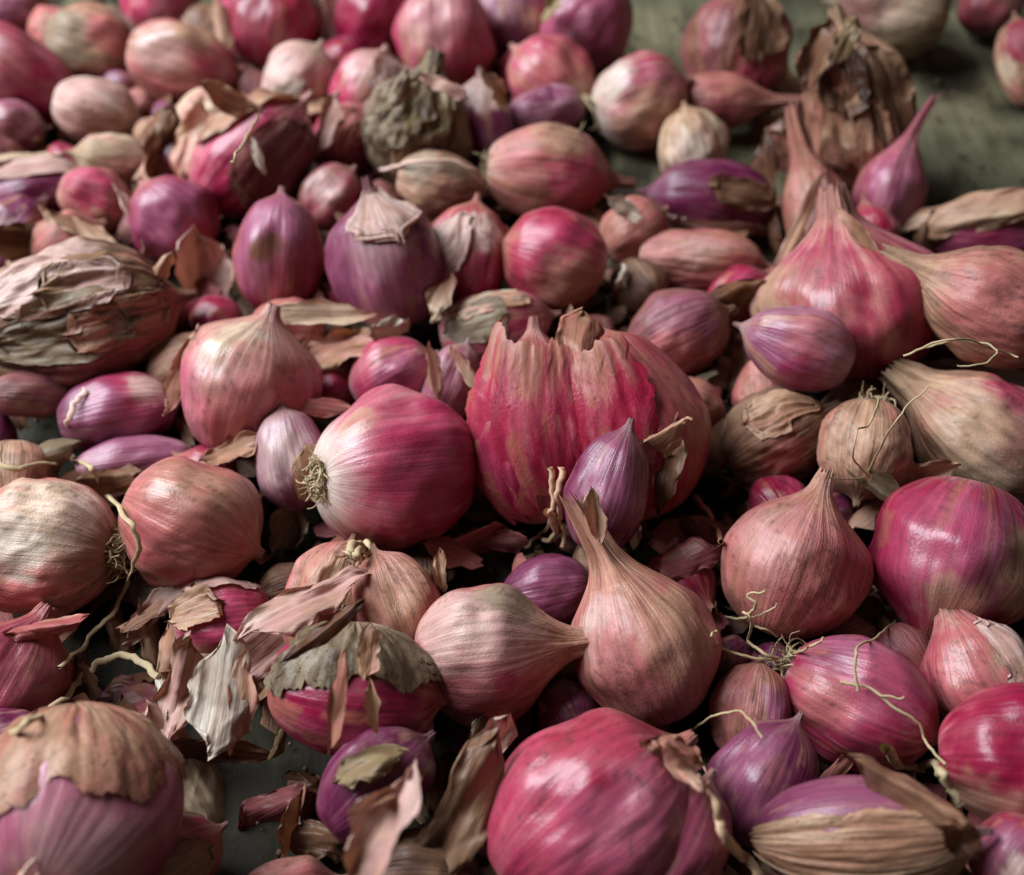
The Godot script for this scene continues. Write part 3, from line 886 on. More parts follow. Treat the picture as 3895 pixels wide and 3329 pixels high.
	bulb("withered grey brown shallot with its dry leaves folded on top", Vector3(-27.63, 1.95, -266.76), 16.53, Vector3(0.289, 0.837, -0.464), 17.227, 14.766, "grey", {"wr": 0.14, "stripe": 0.3, "dry": 0.6, "dirt": 0.3, "fresh": false, "mat": "dry", "nl": 0.3, "tp": 0.5, "nr": 0.2, "spots": [[Vector3(0.054, -0.073, 0.996), 0.5, "brown", 0.4, 0.8]], "skins": [[Vector3(-0.213, 0.760, 0.614), 0.6, 1.3, 0.698, 0.12, "grey", 114], [Vector3(0.382, 0.837, 0.392), 0.5, 1.5, 1.745, 0.16, "straw", 115]]}, 38)
	husk(Vector3(-3.64, 35.18, 10.90), Vector3(0.526, 0.700, -0.483), Vector3(-0.072, 0.602, 0.795), 6.359, 3.18, 1.5, 0.2, 2.5, "grey", 6, 0.6)
	husk(Vector3(8.83, 34.82, 8.57), Vector3(0.896, -0.408, 0.177), Vector3(0.194, 0.716, 0.671), 6.933, 2.933, 1.5, 0.2, 2, "blush", 7, 0.6)
	strand("fibre", 0.5, 0.3, "blush", [Vector3(-9.52, 12.27, 13.95), Vector3(0.19, 21.69, 24.10), Vector3(9.56, 22.54, 24.20), Vector3(17.44, 19.29, 24.05), Vector3(20.65, 12.10, 23.01)], 1)
	bulb("dark purple shallot right of the withered grey bulb", Vector3(-8.20, -0.00, -274.22), 13.682, Vector3(-0.080, 0.840, -0.537), 15.179, 9.17, "purple", {"st": 0.1, "dry": 0.05, "spots": [[Vector3(-0.081, 0.996, -0.023), 0.5, "blush", 0.25, 0.9]]}, 42)
	bulb("tan brown shallot below the withered grey bulb", Vector3(-20.11, 5.03, -246.62), 9.099, Vector3(0.980, -0.192, 0.057), 12.796, 8.928, "tan", {"dry": 0.6, "wr": 0.05, "spots": [[Vector3(-0.444, 0.842, 0.306), 0.5, "grey", 0.25, 0.9], [Vector3(0.554, 0.791, 0.261), 0.4, "grey", 0.25, 0.9]]}, 43)
	bulb("striped tan pink shallot with its root end to the left, in the middle", Vector3(10.03, 0.00, -251.53), 13.955, Vector3(0.990, -0.140, -0.033), 18.661, 13.845, "rose", {"st": 0.4, "nl": 0.35, "nr": 0.13, "tp": 0.3, "pale": 0.8, "pale_to": 0.8, "root_tone": "straw", "roots": [26, 5.5], "spots": [[Vector3(0.679, 0.247, 0.692), 0.7, "pink", 0.4, 0.8], [Vector3(0.274, 0.960, 0.059), 0.5, "tan", 0.25, 0.9]]}, 44)
	bulb("shiny red pink shallot with a small nipple on its left, below the striped one", Vector3(10.62, 2.57, -211.81), 13.437, Vector3(-0.963, 0.258, -0.080), 14.2, 13.381, "red", {"nl": 0.14, "nr": 0.08, "tp": 0.12, "dirt": 0.35, "wr": 0.012, "spots": [[Vector3(0.061, 0.708, 0.703), 0.9, "pink", 0.5, 0.8], [Vector3(0.275, 0.016, 0.961), 0.7, "tan", 0.4, 0.7]]}, 45)
	bulb("small dusty rose shallot with black roots between the red pink and the slit purple ones", Vector3(33.47, -0.00, -231.83), 9.201, Vector3(0.801, 0.523, -0.292), 9.621, 9.038, "rose", {"pale": 0.3, "st": 0.35, "dirt": 0.3, "root_tone": "grey", "roots": [18, 5]}, 46)
	strand("root", 0.72, 0.43, "white", [Vector3(-5.10, 15.88, 22.99), Vector3(-6.64, 13.26, 26.62), Vector3(-7.70, 2.01, 19.53), Vector3(-8.90, 2.03, 24.42)], 1)
	bulb("glossy violet shallot pointing left in an open tan husk", Vector3(55.40, 0.00, -243.57), 11.369, Vector3(-0.995, 0.075, -0.062), 19.051, 11.311, "purple", {"st": 0.3, "nl": 0.1, "tp": 0.25, "pear": 0.15, "dry": 0.02, "dirt": 0.0, "pale": 0.0, "neck_col": 0.2, "spots": [[Vector3(-0.180, 0.582, 0.793), 1.4, "purple", 0.3, 1]], "skins": [[Vector3(0.615, 0.565, 0.550), 0.42, 1.5, 1.571, 0.1, "brown", 144], [Vector3(0.058, -0.460, 0.886), 0.4, 2.4, 0, 0.08, "blush", 145]]}, 48)
	skin("dark rim of the open tan husk around the violet shallot", Vector3(69.61, 14.66, -241.32), Vector3(-0.152, 0.778, -0.609), Vector3(-0.831, 0.233, 0.505), 14.275, 4.894, 1.2, 0.2, 1.5, "umber", 8, 0.6)
	bulb("flat tan pink shallot below the violet one, with a dark end", Vector3(50.03, 0.18, -220.17), 8.284, Vector3(0.982, 0.051, 0.181), 17.347, 8.247, "rose", {"wr": 0.06, "dry": 0.3, "st": 0.4, "spots": [[Vector3(-0.164, 0.927, 0.338), 0.6, "blush", 0.5, 0.5]]}, 50)
	bulb("tan shallot with a pale blue sheen above the violet one", Vector3(53.03, 0.00, -268.94), 11.087, Vector3(-0.214, 0.793, -0.570), 11.644, 10.071, "cream", {"dry": 0.4, "wr": 0.05, "spots": [[Vector3(-0.157, 0.461, 0.873), 0.6, "white", 0.4, 0.6]]}, 51)
	bulb("pink tan shallot lying on its side, neck to the right, near the bare floor", Vector3(62.78, 3.09, -291.88), 8.974, Vector3(0.983, 0.113, 0.143), 14.154, 8.887, "rose", {"nl": 1.0, "nr": 0.2, "tp": 0.45, "dirt": 0.2, "neck_col": 0.4, "spots": [[Vector3(0.090, -0.083, 0.992), 0.7, "crim", 0.4, 0.7]]}, 52)
	bulb("large empty brown husk with holes standing by the bare floor", Vector3(98.96, 2.00, -268.31), 21.914, Vector3(-0.347, 0.833, -0.430), 24.361, 14.921, "tan", {"nl": 0.2, "tp": 0.4, "nr": 0.16, "wr": 0.08, "stripe": 0.35, "st": 0.4, "dry": 0.3, "mat": "dry", "spots": [[Vector3(-0.450, 0.720, 0.528), 0.5, "umber", 0.25, 0.9], [Vector3(0.147, 0.279, 0.949), 0.55, "mauve", 0.3, 0.7], [Vector3(0.263, 0.771, 0.581), 0.5, "peach", 0.4, 0.8], [Vector3(-0.395, -0.399, 0.828), 0.45, "umber", 0.25, 0.9], [Vector3(-0.601, 0.778, 0.183), 0.35, "peach", 0.25, 0.9], [Vector3(-0.211, 0.241, 0.947), 0.12, "umber", 0.2, 1]], "skins": [[Vector3(0.149, 0.709, 0.689), 0.5, 1.6, 0, 0.1, "brown", 159], [Vector3(-0.567, 0.778, 0.270), 0.4, 1.5, 0, 0.12, "umber", 160], [Vector3(0.011, -0.063, 0.998), 0.45, 1.5, 0, 0.1, "peach", 161], [Vector3(-0.724, 0.231, 0.650), 0.5, 1.5, 1.047, 0.05, "tan", 162]]}, 53)
	husk(Vector3(-10.68, 47.55, 8.05), Vector3(0.229, 0.887, -0.401), Vector3(-0.318, 0.457, 0.831), 5.825, 3.366, 1.3, 0.2, 2.5, "straw", 9, 0.6)
	bulb("slender lilac pink shallot pointing up beside the empty brown husk", Vector3(105.00, 0.00, -243.93), 12.765, Vector3(0.193, 0.877, -0.440), 13.655, 9.202, "pink", {"nl": 0.85, "nr": 0.16, "tp": 0.62, "dry": 0.1, "neck_col": 0.2, "bend": Vector3(0.141, 0.038, 0.033), "spots": [[Vector3(-0.239, 0.654, 0.718), 1.2, "lilac", 0.5, 0.75]]}, 55)
	bulb("small crimson rose shallot wedged behind the long necked bulb", Vector3(96.81, 2.37, -228.34), 8.393, Vector3(-0.221, 0.719, -0.658), 8.929, 7.777, "crim", {"nl": 0.3, "tp": 0.3, "spots": [[Vector3(-0.588, 0.690, 0.423), 0.7, "red", 0.25, 0.9]]}, 56)
	bulb("pale pink shallot with a long upright neck behind the big crimson bulb", Vector3(83.07, 0.00, -237.04), 11.559, Vector3(-0.254, 0.728, -0.637), 13.194, 9.382, "rose", {"nl": 1.2, "nr": 0.3, "tp": 0.5, "wr": 0.04, "neck_col": 0.4, "spots": [[Vector3(-0.076, 0.685, 0.725), 0.7, "blush", 0.4, 0.6]]}, 57)
	bulb("big crimson shallot with a tall pale neck and tan sides, right of centre", Vector3(80.28, -0.00, -188.50), 20.435, Vector3(-0.227, 0.814, -0.535), 20.086, 21.103, "pink", {"nl": 0.42, "nr": 0.2, "tp": 0.5, "pale": 0.2, "wr": 0.02, "dirt": 0.15, "spots": [[Vector3(-0.944, 0.267, 0.192), 0.5, "peach", 0.25, 0.9], [Vector3(-0.052, 0.637, 0.769), 0.75, "rose", 0.4, 0.8], [Vector3(0.482, 0.353, 0.802), 0.7, "crim", 0.4, 0.8], [Vector3(-0.561, 0.778, 0.283), 0.5, "crim", 0.4, 0.6]]}, 58)
	husk(Vector3(-4.01, 15.58, -37.87), Vector3(0.393, 0.788, -0.474), Vector3(-0.008, 0.519, 0.855), 13.76, 2.228, 1, 0.2, 0.8, "cream", 10, 0.6)
	husk(Vector3(-2.72, 42.29, -0.55), Vector3(0.630, -0.466, 0.622), Vector3(-0.110, 0.739, 0.664), 8.262, 1.432, 1, 0.2, 0.8, "cream", 11, 0.6)
	bulb("purple shallot showing in a slit between tan skins at the right edge", Vector3(128.57, -0.00, -230.27), 8.408, Vector3(0.916, 0.254, 0.311), 16.302, 7.569, "purple", {"dry": 0.0, "dirt": 0.0, "st": 0.12, "pale": 0.0, "spots": [[Vector3(-0.407, 0.708, 0.576), 1.2, "crim", 0.5, 0.5]]}, 61)
	skin("wide tan skin arching over the purple slit at the right edge", Vector3(124.11, 17.91, -228.18), Vector3(0.878, 0.461, 0.130), Vector3(-0.352, 0.438, 0.827), 18.309, 6.016, 1.3, 0.2, 1.4, "peach", 12, 0.6)
	bulb("large tan shallot at the right edge with its neck pointing up left", Vector3(104.64, 21.88, -173.10), 12.695, Vector3(-0.845, 0.147, -0.515), 16.561, 12.596, "tan", {"nl": 0.55, "nr": 0.24, "tp": 0.55, "wr": 0.05, "dry": 0.35, "st": 0.3, "spots": [[Vector3(-0.222, 0.729, 0.647), 0.9, "rose", 0.4, 0.8]]}, 63)
	bulb("deep purple shallot in the shade under the large tan one at the right edge", Vector3(110.64, -0.00, -185.62), 8.479, Vector3(0.854, 0.520, 0.000), 9.413, 8.105, "purple", {"st": 0.08}, 64)
	bulb("dusty pink shallot with a mouldy grey root end, behind the big red double bulb", Vector3(40.62, -0.00, -188.67), 11.56, Vector3(0.889, 0.413, -0.199), 13.057, 11.229, "mauve", {"root_tone": "grey", "pale": 0.6, "pale_to": 0.7, "dirt": 0.35, "roots": [20, 5], "spots": [[Vector3(-0.052, 0.873, 0.485), 0.8, "lilac", 0.5, 0.6], [Vector3(-0.115, 0.108, 0.987), 0.7, "rose", 0.25, 0.9]]}, 65)
	skin("dark crumpled husk over the dusty pink shallot with the grey root end", Vector3(52.25, 17.92, -194.33), Vector3(0.953, 0.302, -0.011), Vector3(-0.251, 0.813, 0.525), 9.029, 4.334, 1.2, 0.2, 3, "umber", 13, 0.6)
	skin("small brown husk hanging in the gap below the dusty pink shallot", Vector3(55.63, 4.82, -184.49), Vector3(0.321, 0.715, -0.621), Vector3(-0.242, 0.696, 0.676), 7.563, 4.148, 1.2, 0.2, 2.5, "brown", 14, 0.6)
	bulb("lilac pink clove with its point to the left, in front of the big crimson shallot", Vector3(62.72, 17.25, -167.79), 10.185, Vector3(-0.922, 0.144, -0.358), 13.17, 10.113, "lilac", {"pear": 0.25, "nl": 0.12, "tp": 0.15, "pale": 0.1, "dry": 0.12, "dirt": 0.1, "spots": [[Vector3(0.044, 0.829, 0.558), 0.6, "rose", 0.5, 0.6], [Vector3(-0.155, -0.091, 0.984), 0.6, "crim", 0.4, 0.7]]}, 68)
	bulb("large violet shallot with cream flecks left of centre", Vector3(-30.74, 4.34, -204.63), 16.622, Vector3(-0.220, 0.847, -0.484), 17.46, 14.286, "purple", {"nl": 0.2, "tp": 0.3, "nr": 0.1, "pale": 0.1, "dry": 0.1, "dirt": 0.0, "spots": [[Vector3(-0.135, 0.743, 0.656), 0.45, "white", 0.5, 0.75], [Vector3(0.213, 0.850, 0.482), 0.35, "cream", 0.5, 0.6], [Vector3(-0.094, 0.425, 0.900), 0.9, "lilac", 0.5, 0.7], [Vector3(0.491, 0.282, 0.824), 0.4, "lilac", 0.5, 0.5]], "skins": [[Vector3(-0.024, 0.990, -0.139), 0.5, 1.6, 0.349, 0.08, "blush", 207]]}, 69)
	bulb("red shallot in creased cream skin against the large violet one", Vector3(-11.68, -0.00, -215.02), 13.365, Vector3(0.180, 0.755, -0.630), 14.693, 11.366, "red", {"wr": 0.05, "st": 0.45, "spots": [[Vector3(-0.463, 0.705, 0.537), 0.5, "peach", 0.25, 0.9], [Vector3(0.435, 0.861, 0.264), 0.4, "blush", 0.25, 0.9], [Vector3(0.135, 0.266, 0.955), 0.6, "crim", 0.25, 0.9]], "skins": [[Vector3(-0.311, 0.833, 0.458), 0.5, 1.5, 1.222, 0.08, "blush", 210]]}, 70)
	bulb("small pearly pink shallot behind the large violet one", Vector3(-51.57, -0.00, -248.32), 8.904, Vector3(0.674, 0.582, -0.455), 9.686, 8.475, "pink", {"spots": [[Vector3(-0.032, 0.809, 0.587), 0.7, "blush", 0.4, 0.7]]}, 71)
	bulb("shiny violet and red shallot with a dark brown scar, upper left", Vector3(-60.19, 0.00, -214.66), 14.642, Vector3(0.070, 0.763, -0.643), 15.733, 12.972, "red", {"wr": 0.012, "st": 0.12, "pale": 0.1, "nl": 0.12, "spots": [[Vector3(-0.010, 0.973, 0.232), 0.85, "lilac", 0.3, 0.9], [Vector3(-0.545, 0.384, 0.745), 0.6, "lilac", 0.4, 0.8], [Vector3(-0.109, 0.711, 0.694), 0.24, "umber", 0.3, 1], [Vector3(0.095, 0.824, 0.559), 0.2, "umber", 0.4, 0.8], [Vector3(0.186, 0.310, 0.932), 0.6, "mauve", 0.5, 0.5]]}, 72)
	skin("crumpled cream skin hanging between the magenta shallot and the scarred one", Vector3(-82.07, 3.93, -218.67), Vector3(-0.127, 0.778, -0.615), Vector3(0.246, 0.625, 0.741), 11.686, 7.702, 0.9, 0.2, 3, "blush", 15, 0.6)
	bulb("large shrivelled shallot in dark striped husk at the left edge", Vector3(-102.98, 0.00, -187.02), 17.665, Vector3(0.901, -0.074, -0.428), 24.261, 17.621, "brown", {"wr": 0.09, "st": 0.6, "stripe": 0.9, "dry": 0.3, "mat": "dry", "nl": 0.12, "tp": 0.2, "pale": 0.5, "spots": [[Vector3(0.876, 0.471, 0.108), 0.6, "rose", 0.4, 0.8], [Vector3(0.281, 0.653, 0.703), 0.5, "grey", 0.3, 0.8], [Vector3(0.563, 0.063, 0.824), 0.7, "mauve", 0.4, 0.7], [Vector3(0.036, 0.973, 0.227), 0.7, "blush", 0.4, 0.75], [Vector3(0.275, 0.578, 0.768), 0.25, "umber", 0.4, 0.7], [Vector3(0.550, 0.719, 0.424), 0.2, "umber", 0.4, 0.7]], "skins": [[Vector3(0.002, 0.942, 0.337), 0.5, 1.7, 0.349, 0.05, "blush", 222], [Vector3(0.602, 0.787, 0.135), 0.42, 1.9, -0.175, 0.05, "brown", 223], [Vector3(0.116, 0.521, 0.845), 0.5, 1.7, 0.175, 0.05, "grey", 224], [Vector3(0.788, 0.402, 0.467), 0.4, 1.6, 0, 0.05, "tan", 225]]}, 74)
	husk(Vector3(19.59, 29.90, -4.12), Vector3(0.582, 0.480, -0.656), Vector3(0.122, 0.747, 0.654), 5.759, 1.843, 1.2, 0.2, 1.5, "peach", 16, 0.6)
	skin("brown crumpled skin lying above the shrivelled striped bulb at the left edge", Vector3(-126.93, 15.62, -223.19), Vector3(0.897, -0.105, -0.429), Vector3(0.334, 0.796, 0.505), 11.055, 4.942, 1.1, 0.2, 3, "umber", 17, 0.6)
	skin("tan folded skin between the purple slit bulb and the shrivelled striped one", Vector3(-111.46, 19.08, -220.39), Vector3(0.768, -0.632, 0.102), Vector3(0.473, 0.667, 0.575), 9.598, 4.351, 1.3, 0.2, 3, "peach", 18, 0.6)
	bulb("pink shallot with cream streaks and a flat dry leaf folded over to the right", Vector3(-60.25, 0.00, -166.77), 16.575, Vector3(0.348, 0.713, -0.609), 17.135, 15.977, "pink", {"st": 0.45, "nl": 0.12, "nr": 0.12, "tp": 0.35, "neck_from": 1.75, "neck_col": 0.85, "dirt": 0.12, "pale": 0.1, "spots": [[Vector3(-0.064, 0.871, 0.486), 0.45, "blush", 0.5, 0.6], [Vector3(0.264, 0.941, 0.212), 0.5, "white", 0.5, 0.8], [Vector3(0.049, 0.994, 0.094), 0.4, "cream", 0.4, 0.8], [Vector3(0.567, 0.591, 0.574), 0.7, "rose", 0.4, 0.7], [Vector3(0.204, 0.260, 0.944), 0.7, "rose", 0.4, 0.6]]}, 78)
	husk(Vector3(14.13, 21.31, -18.69), Vector3(0.983, -0.112, -0.143), Vector3(0.170, 0.844, 0.508), 12.345, 2.912, 0.7, 0.2, 0.8, "cream", 19, 0.25)
	husk(Vector3(-13.81, 22.84, 1.00), Vector3(0.344, 0.580, -0.738), Vector3(0.703, 0.362, 0.612), 9.34, 2.417, 1.3, 0.2, 1, "tan", 20, 0.6)
	bulb("glossy purple and pink shallot with a thin tan seam on its left", Vector3(-91.07, 0.00, -164.16), 9.421, Vector3(0.945, -0.058, -0.322), 13.636, 9.404, "purple", {"dry": 0.0, "dirt": 0.0, "pale": 0.2, "wr": 0.01, "st": 0.1, "spots": [[Vector3(0.406, 0.913, -0.047), 0.85, "pink", 0.45, 0.9], [Vector3(0.723, 0.660, -0.205), 0.4, "blush", 0.4, 0.8], [Vector3(-0.070, 0.907, 0.415), 0.6, "lilac", 0.5, 0.8]]}, 81)
	strand("seam", 0.7, 0.55, "blush", [Vector3(-4.58, 18.71, 1.28), Vector3(-6.21, 17.81, 5.26), Vector3(-7.63, 14.88, 8.23), Vector3(-12.98, 1.14, 2.99), Vector3(-5.33, 10.91, 15.61)], 0.4)
	bulb("slim lilac clove lying below the purple and pink shallot", Vector3(-85.38, 0.86, -152.81), 5.431, Vector3(0.957, -0.099, -0.272), 13.352, 5.295, "lilac", {"nl": 0.1, "pear": 0.1, "pale": 0.1, "dry": 0.0, "dirt": 0.0, "st": 0.1}, 83)
	skin("grey brown husk in the gap left of the slim lilac clove", Vector3(-102.28, 14.40, -148.45), Vector3(0.857, -0.067, -0.511), Vector3(0.306, 0.864, 0.400), 8.389, 3.657, 0.9, 0.2, 1.5, "grey", 21, 0.6)
	skin("rusty brown skin under the slim lilac clove", Vector3(-88.55, 9.19, -144.77), Vector3(0.917, -0.156, -0.366), Vector3(0.302, 0.872, 0.385), 6.712, 3.681, 0.9, 0.2, 1.5, "umber", 22, 0.6)
	bulb("smooth round dusty rose shallot left of centre", Vector3(-66.04, -0.00, -129.51), 13.904, Vector3(0.922, -0.236, 0.307), 14.696, 13.856, "rose", {"wr": 0.025, "dry": 0.1, "dirt": 0.15, "st": 0.14, "mat": "fresh", "pale": 0.3, "nl": 0.1, "spots": [[Vector3(0.350, 0.920, 0.177), 0.7, "tan", 0.5, 0.5], [Vector3(0.262, 0.369, 0.892), 0.9, "red", 0.5, 0.4]]}, 86)
	bulb("pale brown shallot with a dried root knot at the left edge", Vector3(-94.53, 0.00, -123.63), 13.825, Vector3(-0.995, 0.075, -0.058), 14.646, 13.82, "rose", {"wr": 0.05, "dry": 0.1, "pale": 0.3, "st": 0.3, "dirt": 0.2, "root_tone": "straw", "roots": [80, 7], "spots": [[Vector3(0.315, 0.949, -0.005), 0.8, "cream", 0.4, 0.85], [Vector3(0.836, 0.549, -0.011), 0.5, "blush", 0.4, 0.8], [Vector3(0.951, 0.166, 0.261), 0.5, "umber", 0.5, 0.8], [Vector3(-0.053, 0.806, 0.589), 0.45, "white", 0.4, 0.7]]}, 87)
	bulb("pale lilac clove joined to the big pink shallot with the root tuft", Vector3(-47.90, 3.25, -146.86), 10.194, Vector3(-0.174, 0.657, -0.733), 11.505, 9.071, "lilac", {"pale": 0.2, "dry": 0.0, "dirt": 0.0, "spots": [[Vector3(-0.100, 0.824, 0.557), 0.9, "white", 0.5, 0.45], [Vector3(0.429, -0.007, 0.903), 0.6, "purple", 0.4, 0.8]], "skins": [[Vector3(0.566, 0.352, 0.746), 0.5, 1.3, 1.047, 0.05, "peach", 264]]}, 88)
	bulb("big glossy pink shallot showing its root tuft on the left, centre of the picture", Vector3(-24.60, -0.00, -140.96), 17.273, Vector3(0.858, -0.328, -0.395), 18.037, 17.178, "pink", {"pale": 1.0, "pale_to": 1.1, "dirt": 0.0, "dry": 0.0, "wr": 0.012, "st": 0.2, "nl": 0.08, "roots": [110, 6], "spots": [[Vector3(0.861, 0.396, 0.319), 0.9, "crim", 0.5, 0.85], [Vector3(-0.372, 0.927, 0.049), 0.27, "peach", 0.2, 0.8], [Vector3(0.159, -0.148, 0.976), 0.7, "red", 0.5, 0.6], [Vector3(0.402, 0.769, 0.497), 0.8, "pink", 0.5, 0.7]]}, 89)
	skin("rosy skin strip with a tan end behind the lilac clove and the big pink shallot", Vector3(-44.66, 17.12, -159.54), Vector3(0.980, -0.188, -0.071), Vector3(0.199, 0.866, 0.460), 8.799, 2.2, 0.9, 0.2, 0.7, "rose", 23, 0.35)
	bulb("small pink shallot behind the big glossy pink one", Vector3(-28.36, 0.00, -175.77), 9.42, Vector3(0.870, 0.336, -0.360), 10.91, 9.213, "pink", {"dirt": 0.1, "spots": [[Vector3(0.210, 0.825, 0.525), 0.6, "lilac", 0.4, 0.6]]}, 91)
	bulb("pale lilac shallot with cream skin strips behind the big red double bulb", Vector3(-13.94, 3.78, -170.89), 8.51, Vector3(0.344, 0.637, -0.690), 9.965, 7.355, "lilac", {"spots": [[Vector3(0.056, 0.720, 0.692), 1, "mauve", 0.4, 0.5]]}, 92)
	husk(Vector3(-3.61, 16.73, 3.90), Vector3(-0.169, 0.701, -0.693), Vector3(0.080, 0.711, 0.699), 6.109, 1.777, 0.3, 0.2, 0.5, "cream", 24, 0.6)
	husk(Vector3(3.30, 17.73, 3.80), Vector3(-0.527, 0.615, -0.587), Vector3(0.075, 0.721, 0.689), 5.316, 1.44, 0.3, 0.2, 0.5, "cream", 25, 0.6)
	bulb("pink shallot half covered by a grey felted skin, behind the big red double bulb", Vector3(-4.44, 0.00, -193.59), 9.278, Vector3(0.978, 0.140, -0.153), 14.721, 9.137, "pink", {"spots": [[Vector3(-0.587, 0.682, 0.436), 0.6, "grey", 0.25, 0.9]], "skins": [[Vector3(-0.536, 0.646, 0.544), 0.7, 1, 0, 0.06, "grey", 285], [Vector3(-0.136, 0.985, 0.103), 0.45, 1.8, 1.047, 0.08, "cream", 286]]}, 95)
	skin("crumpled straw coloured skin with folded corners, above the small pink shallot", Vector3(-39.59, 5.59, -189.80), Vector3(0.922, 0.164, -0.352), Vector3(0.047, 0.853, 0.520), 13.568, 7.154, 0.9, 0.2, 5, "cream", 26, 0.4)
	skin("pale folded chip of skin at the end of the crumpled straw coloured skin", Vector3(-28.99, 16.70, -184.61), Vector3(0.866, 0.289, -0.408), Vector3(-0.015, 0.830, 0.557), 4.478, 2.828, 1.2, 0.2, 3, "white", 27, 0.3)
	bulb("big crimson double shallot in crinkled red skin, right of centre", Vector3(5.55, 0.00, -151.16), 18.962, Vector3(-0.037, 0.724, -0.689), 21.555, 15.616, "crim", {"st": 0.45, "nl": 0.12, "nr": 0.1, "tp": 0.3, "pear": 0.12, "wr": 0.03, "dirt": 0.05, "pale": 0.3, "dent": 0.3, "flat": 1.0, "spots": [[Vector3(0.277, 0.782, 0.558), 0.55, "red", 0.4, 0.8]]}, 98)
	clove(Vector3(18.58, 19.38, -0.48), Vector3(-0.271, 0.718, -0.641), 21.555, 18.036, "red", {"st": 0.5, "nl": 0.1, "wr": 0.035, "pear": 0.2, "dirt": 0.1, "pale": 0.3, "dent": 0.3, "flat": 1.0, "spots": [[Vector3(0.104, 0.946, 0.306), 0.6, "rose", 0.5, 0.7], [Vector3(-0.582, 0.365, 0.726), 0.6, "crim", 0.4, 0.8], [Vector3(-0.301, 0.775, 0.555), 0.6, "pink", 0.4, 0.6]]}, 99)
	drape(Vector3(9.29, 19.17, -0.24), Vector3(-0.155, 0.726, -0.670), Vector3(-0.065, 0.747, 0.662), Vector2(-0.768, 1.222), Vector2(-0.803, 0.873), [[Vector3(0.00, 18.96, 0.00), Vector3(-0.037, 0.724, -0.689), 21.555, 15.616], [Vector3(18.58, 19.38, -0.48), Vector3(-0.271, 0.718, -0.641), 21.555, 18.036]], "red", 98, 0.6, 0.6)
	husk(Vector3(8.22, 39.57, -5.85), Vector3(0.099, 0.723, -0.684), Vector3(-0.065, 0.690, 0.720), 6.28, 4.862, 0.4, 0.2, 1.6, "tan", 28, 0.3)
	husk(Vector3(8.25, 9.59, -42.82), Vector3(0.082, 0.733, -0.676), Vector3(-0.062, 0.680, 0.730), 4.436, 1.479, 1.2, 0.2, 1.5, "peach", 29, 0.6)
	strand("fibre", 0.6, 0.35, "peach", [Vector3(1.96, 26.32, 17.32), Vector3(2.62, 21.81, 20.06), Vector3(2.41, 17.07, 21.48), Vector3(0.78, 3.26, 16.47), Vector3(-2.77, 1.65, 19.25)], 1)
	strand("fibre", 0.75, 0.4, "peach", [Vector3(4.26, 25.92, 16.99), Vector3(3.61, 21.13, 20.80), Vector3(4.61, 12.63, 20.70), Vector3(5.04, 7.17, 23.12)], 1)
	strand("fibre", 0.9, 0.5, "peach", [Vector3(1.50, 17.24, 21.61), Vector3(3.61, 11.14, 21.52), Vector3(1.77, 4.10, 19.03)], 1)
	bulb("purple clove with a pointed top standing in front of the big crimson double shallot", Vector3(19.07, 14.82, -128.80), 11.504, Vector3(0.286, 0.759, -0.585), 13.23, 8.62, "purple", {"pear": 0.2, "nl": 0.12, "nr": 0.12, "tp": 0.2, "st": 0.35, "pale": 0.2, "dirt": 0.05, "dry": 0.08, "spots": [[Vector3(-0.091, 0.783, 0.616), 1, "lilac", 0.5, 0.6]]}, 106)
	husk(Vector3(12.50, 11.62, -5.57), Vector3(0.176, 0.645, -0.744), Vector3(-0.148, 0.764, 0.628), 8.908, 2.969, 1.3, 0.2, 2, "brown", 30, 0.6)
	skin("brown torn husk behind the pointed purple clove", Vector3(29.86, 33.78, -135.22), Vector3(0.930, 0.325, -0.170), Vector3(-0.213, 0.856, 0.472), 5.026, 2.899, 1.4, 0.2, 3, "peach", 31, 0.6)
	bulb("dark violet shallot in the gap behind the two tan necked bulbs", Vector3(7.23, -0.00, -117.34), 7.482, Vector3(0.985, 0.119, -0.124), 9.518, 7.449, "purple", {"dry": 0.0, "pale": 0.0, "spots": [[Vector3(-0.030, 0.964, 0.263), 0.8, "lilac", 0.5, 0.5]]}, 109)
	bulb("large tan pink shallot with a tall twisted neck, front right of centre", Vector3(24.70, 0.00, -100.61), 14.472, Vector3(-0.365, 0.571, -0.735), 15.109, 14.153, "rose", {"nl": 0.74, "nr": 0.2, "tp": 0.62, "st": 0.3, "dry": 0.35, "dirt": 0.14, "wr": 0.03, "pale": 0.0, "neck_from": 2.2, "bend": Vector3(-0.159, 0.122, -0.049), "spots": [[Vector3(-0.123, 0.744, 0.657), 0.9, "mauve", 0.5, 0.35], [Vector3(-0.598, 0.744, 0.298), 0.5, "blush", 0.3, 0.8], [Vector3(-0.319, 0.707, 0.630), 0.6, "rose", 0.4, 0.8], [Vector3(0.002, 0.198, 0.980), 0.8, "mauve", 0.5, 0.7], [Vector3(0.405, 0.896, 0.182), 0.6, "tan", 0.4, 0.7]]}, 110)
	husk(Vector3(-9.45, 34.96, -15.09), Vector3(-0.167, 0.579, -0.798), Vector3(-0.062, 0.802, 0.595), 5.054, 1.805, 0.4, 0.2, 1, "cream", 32, 0.6)
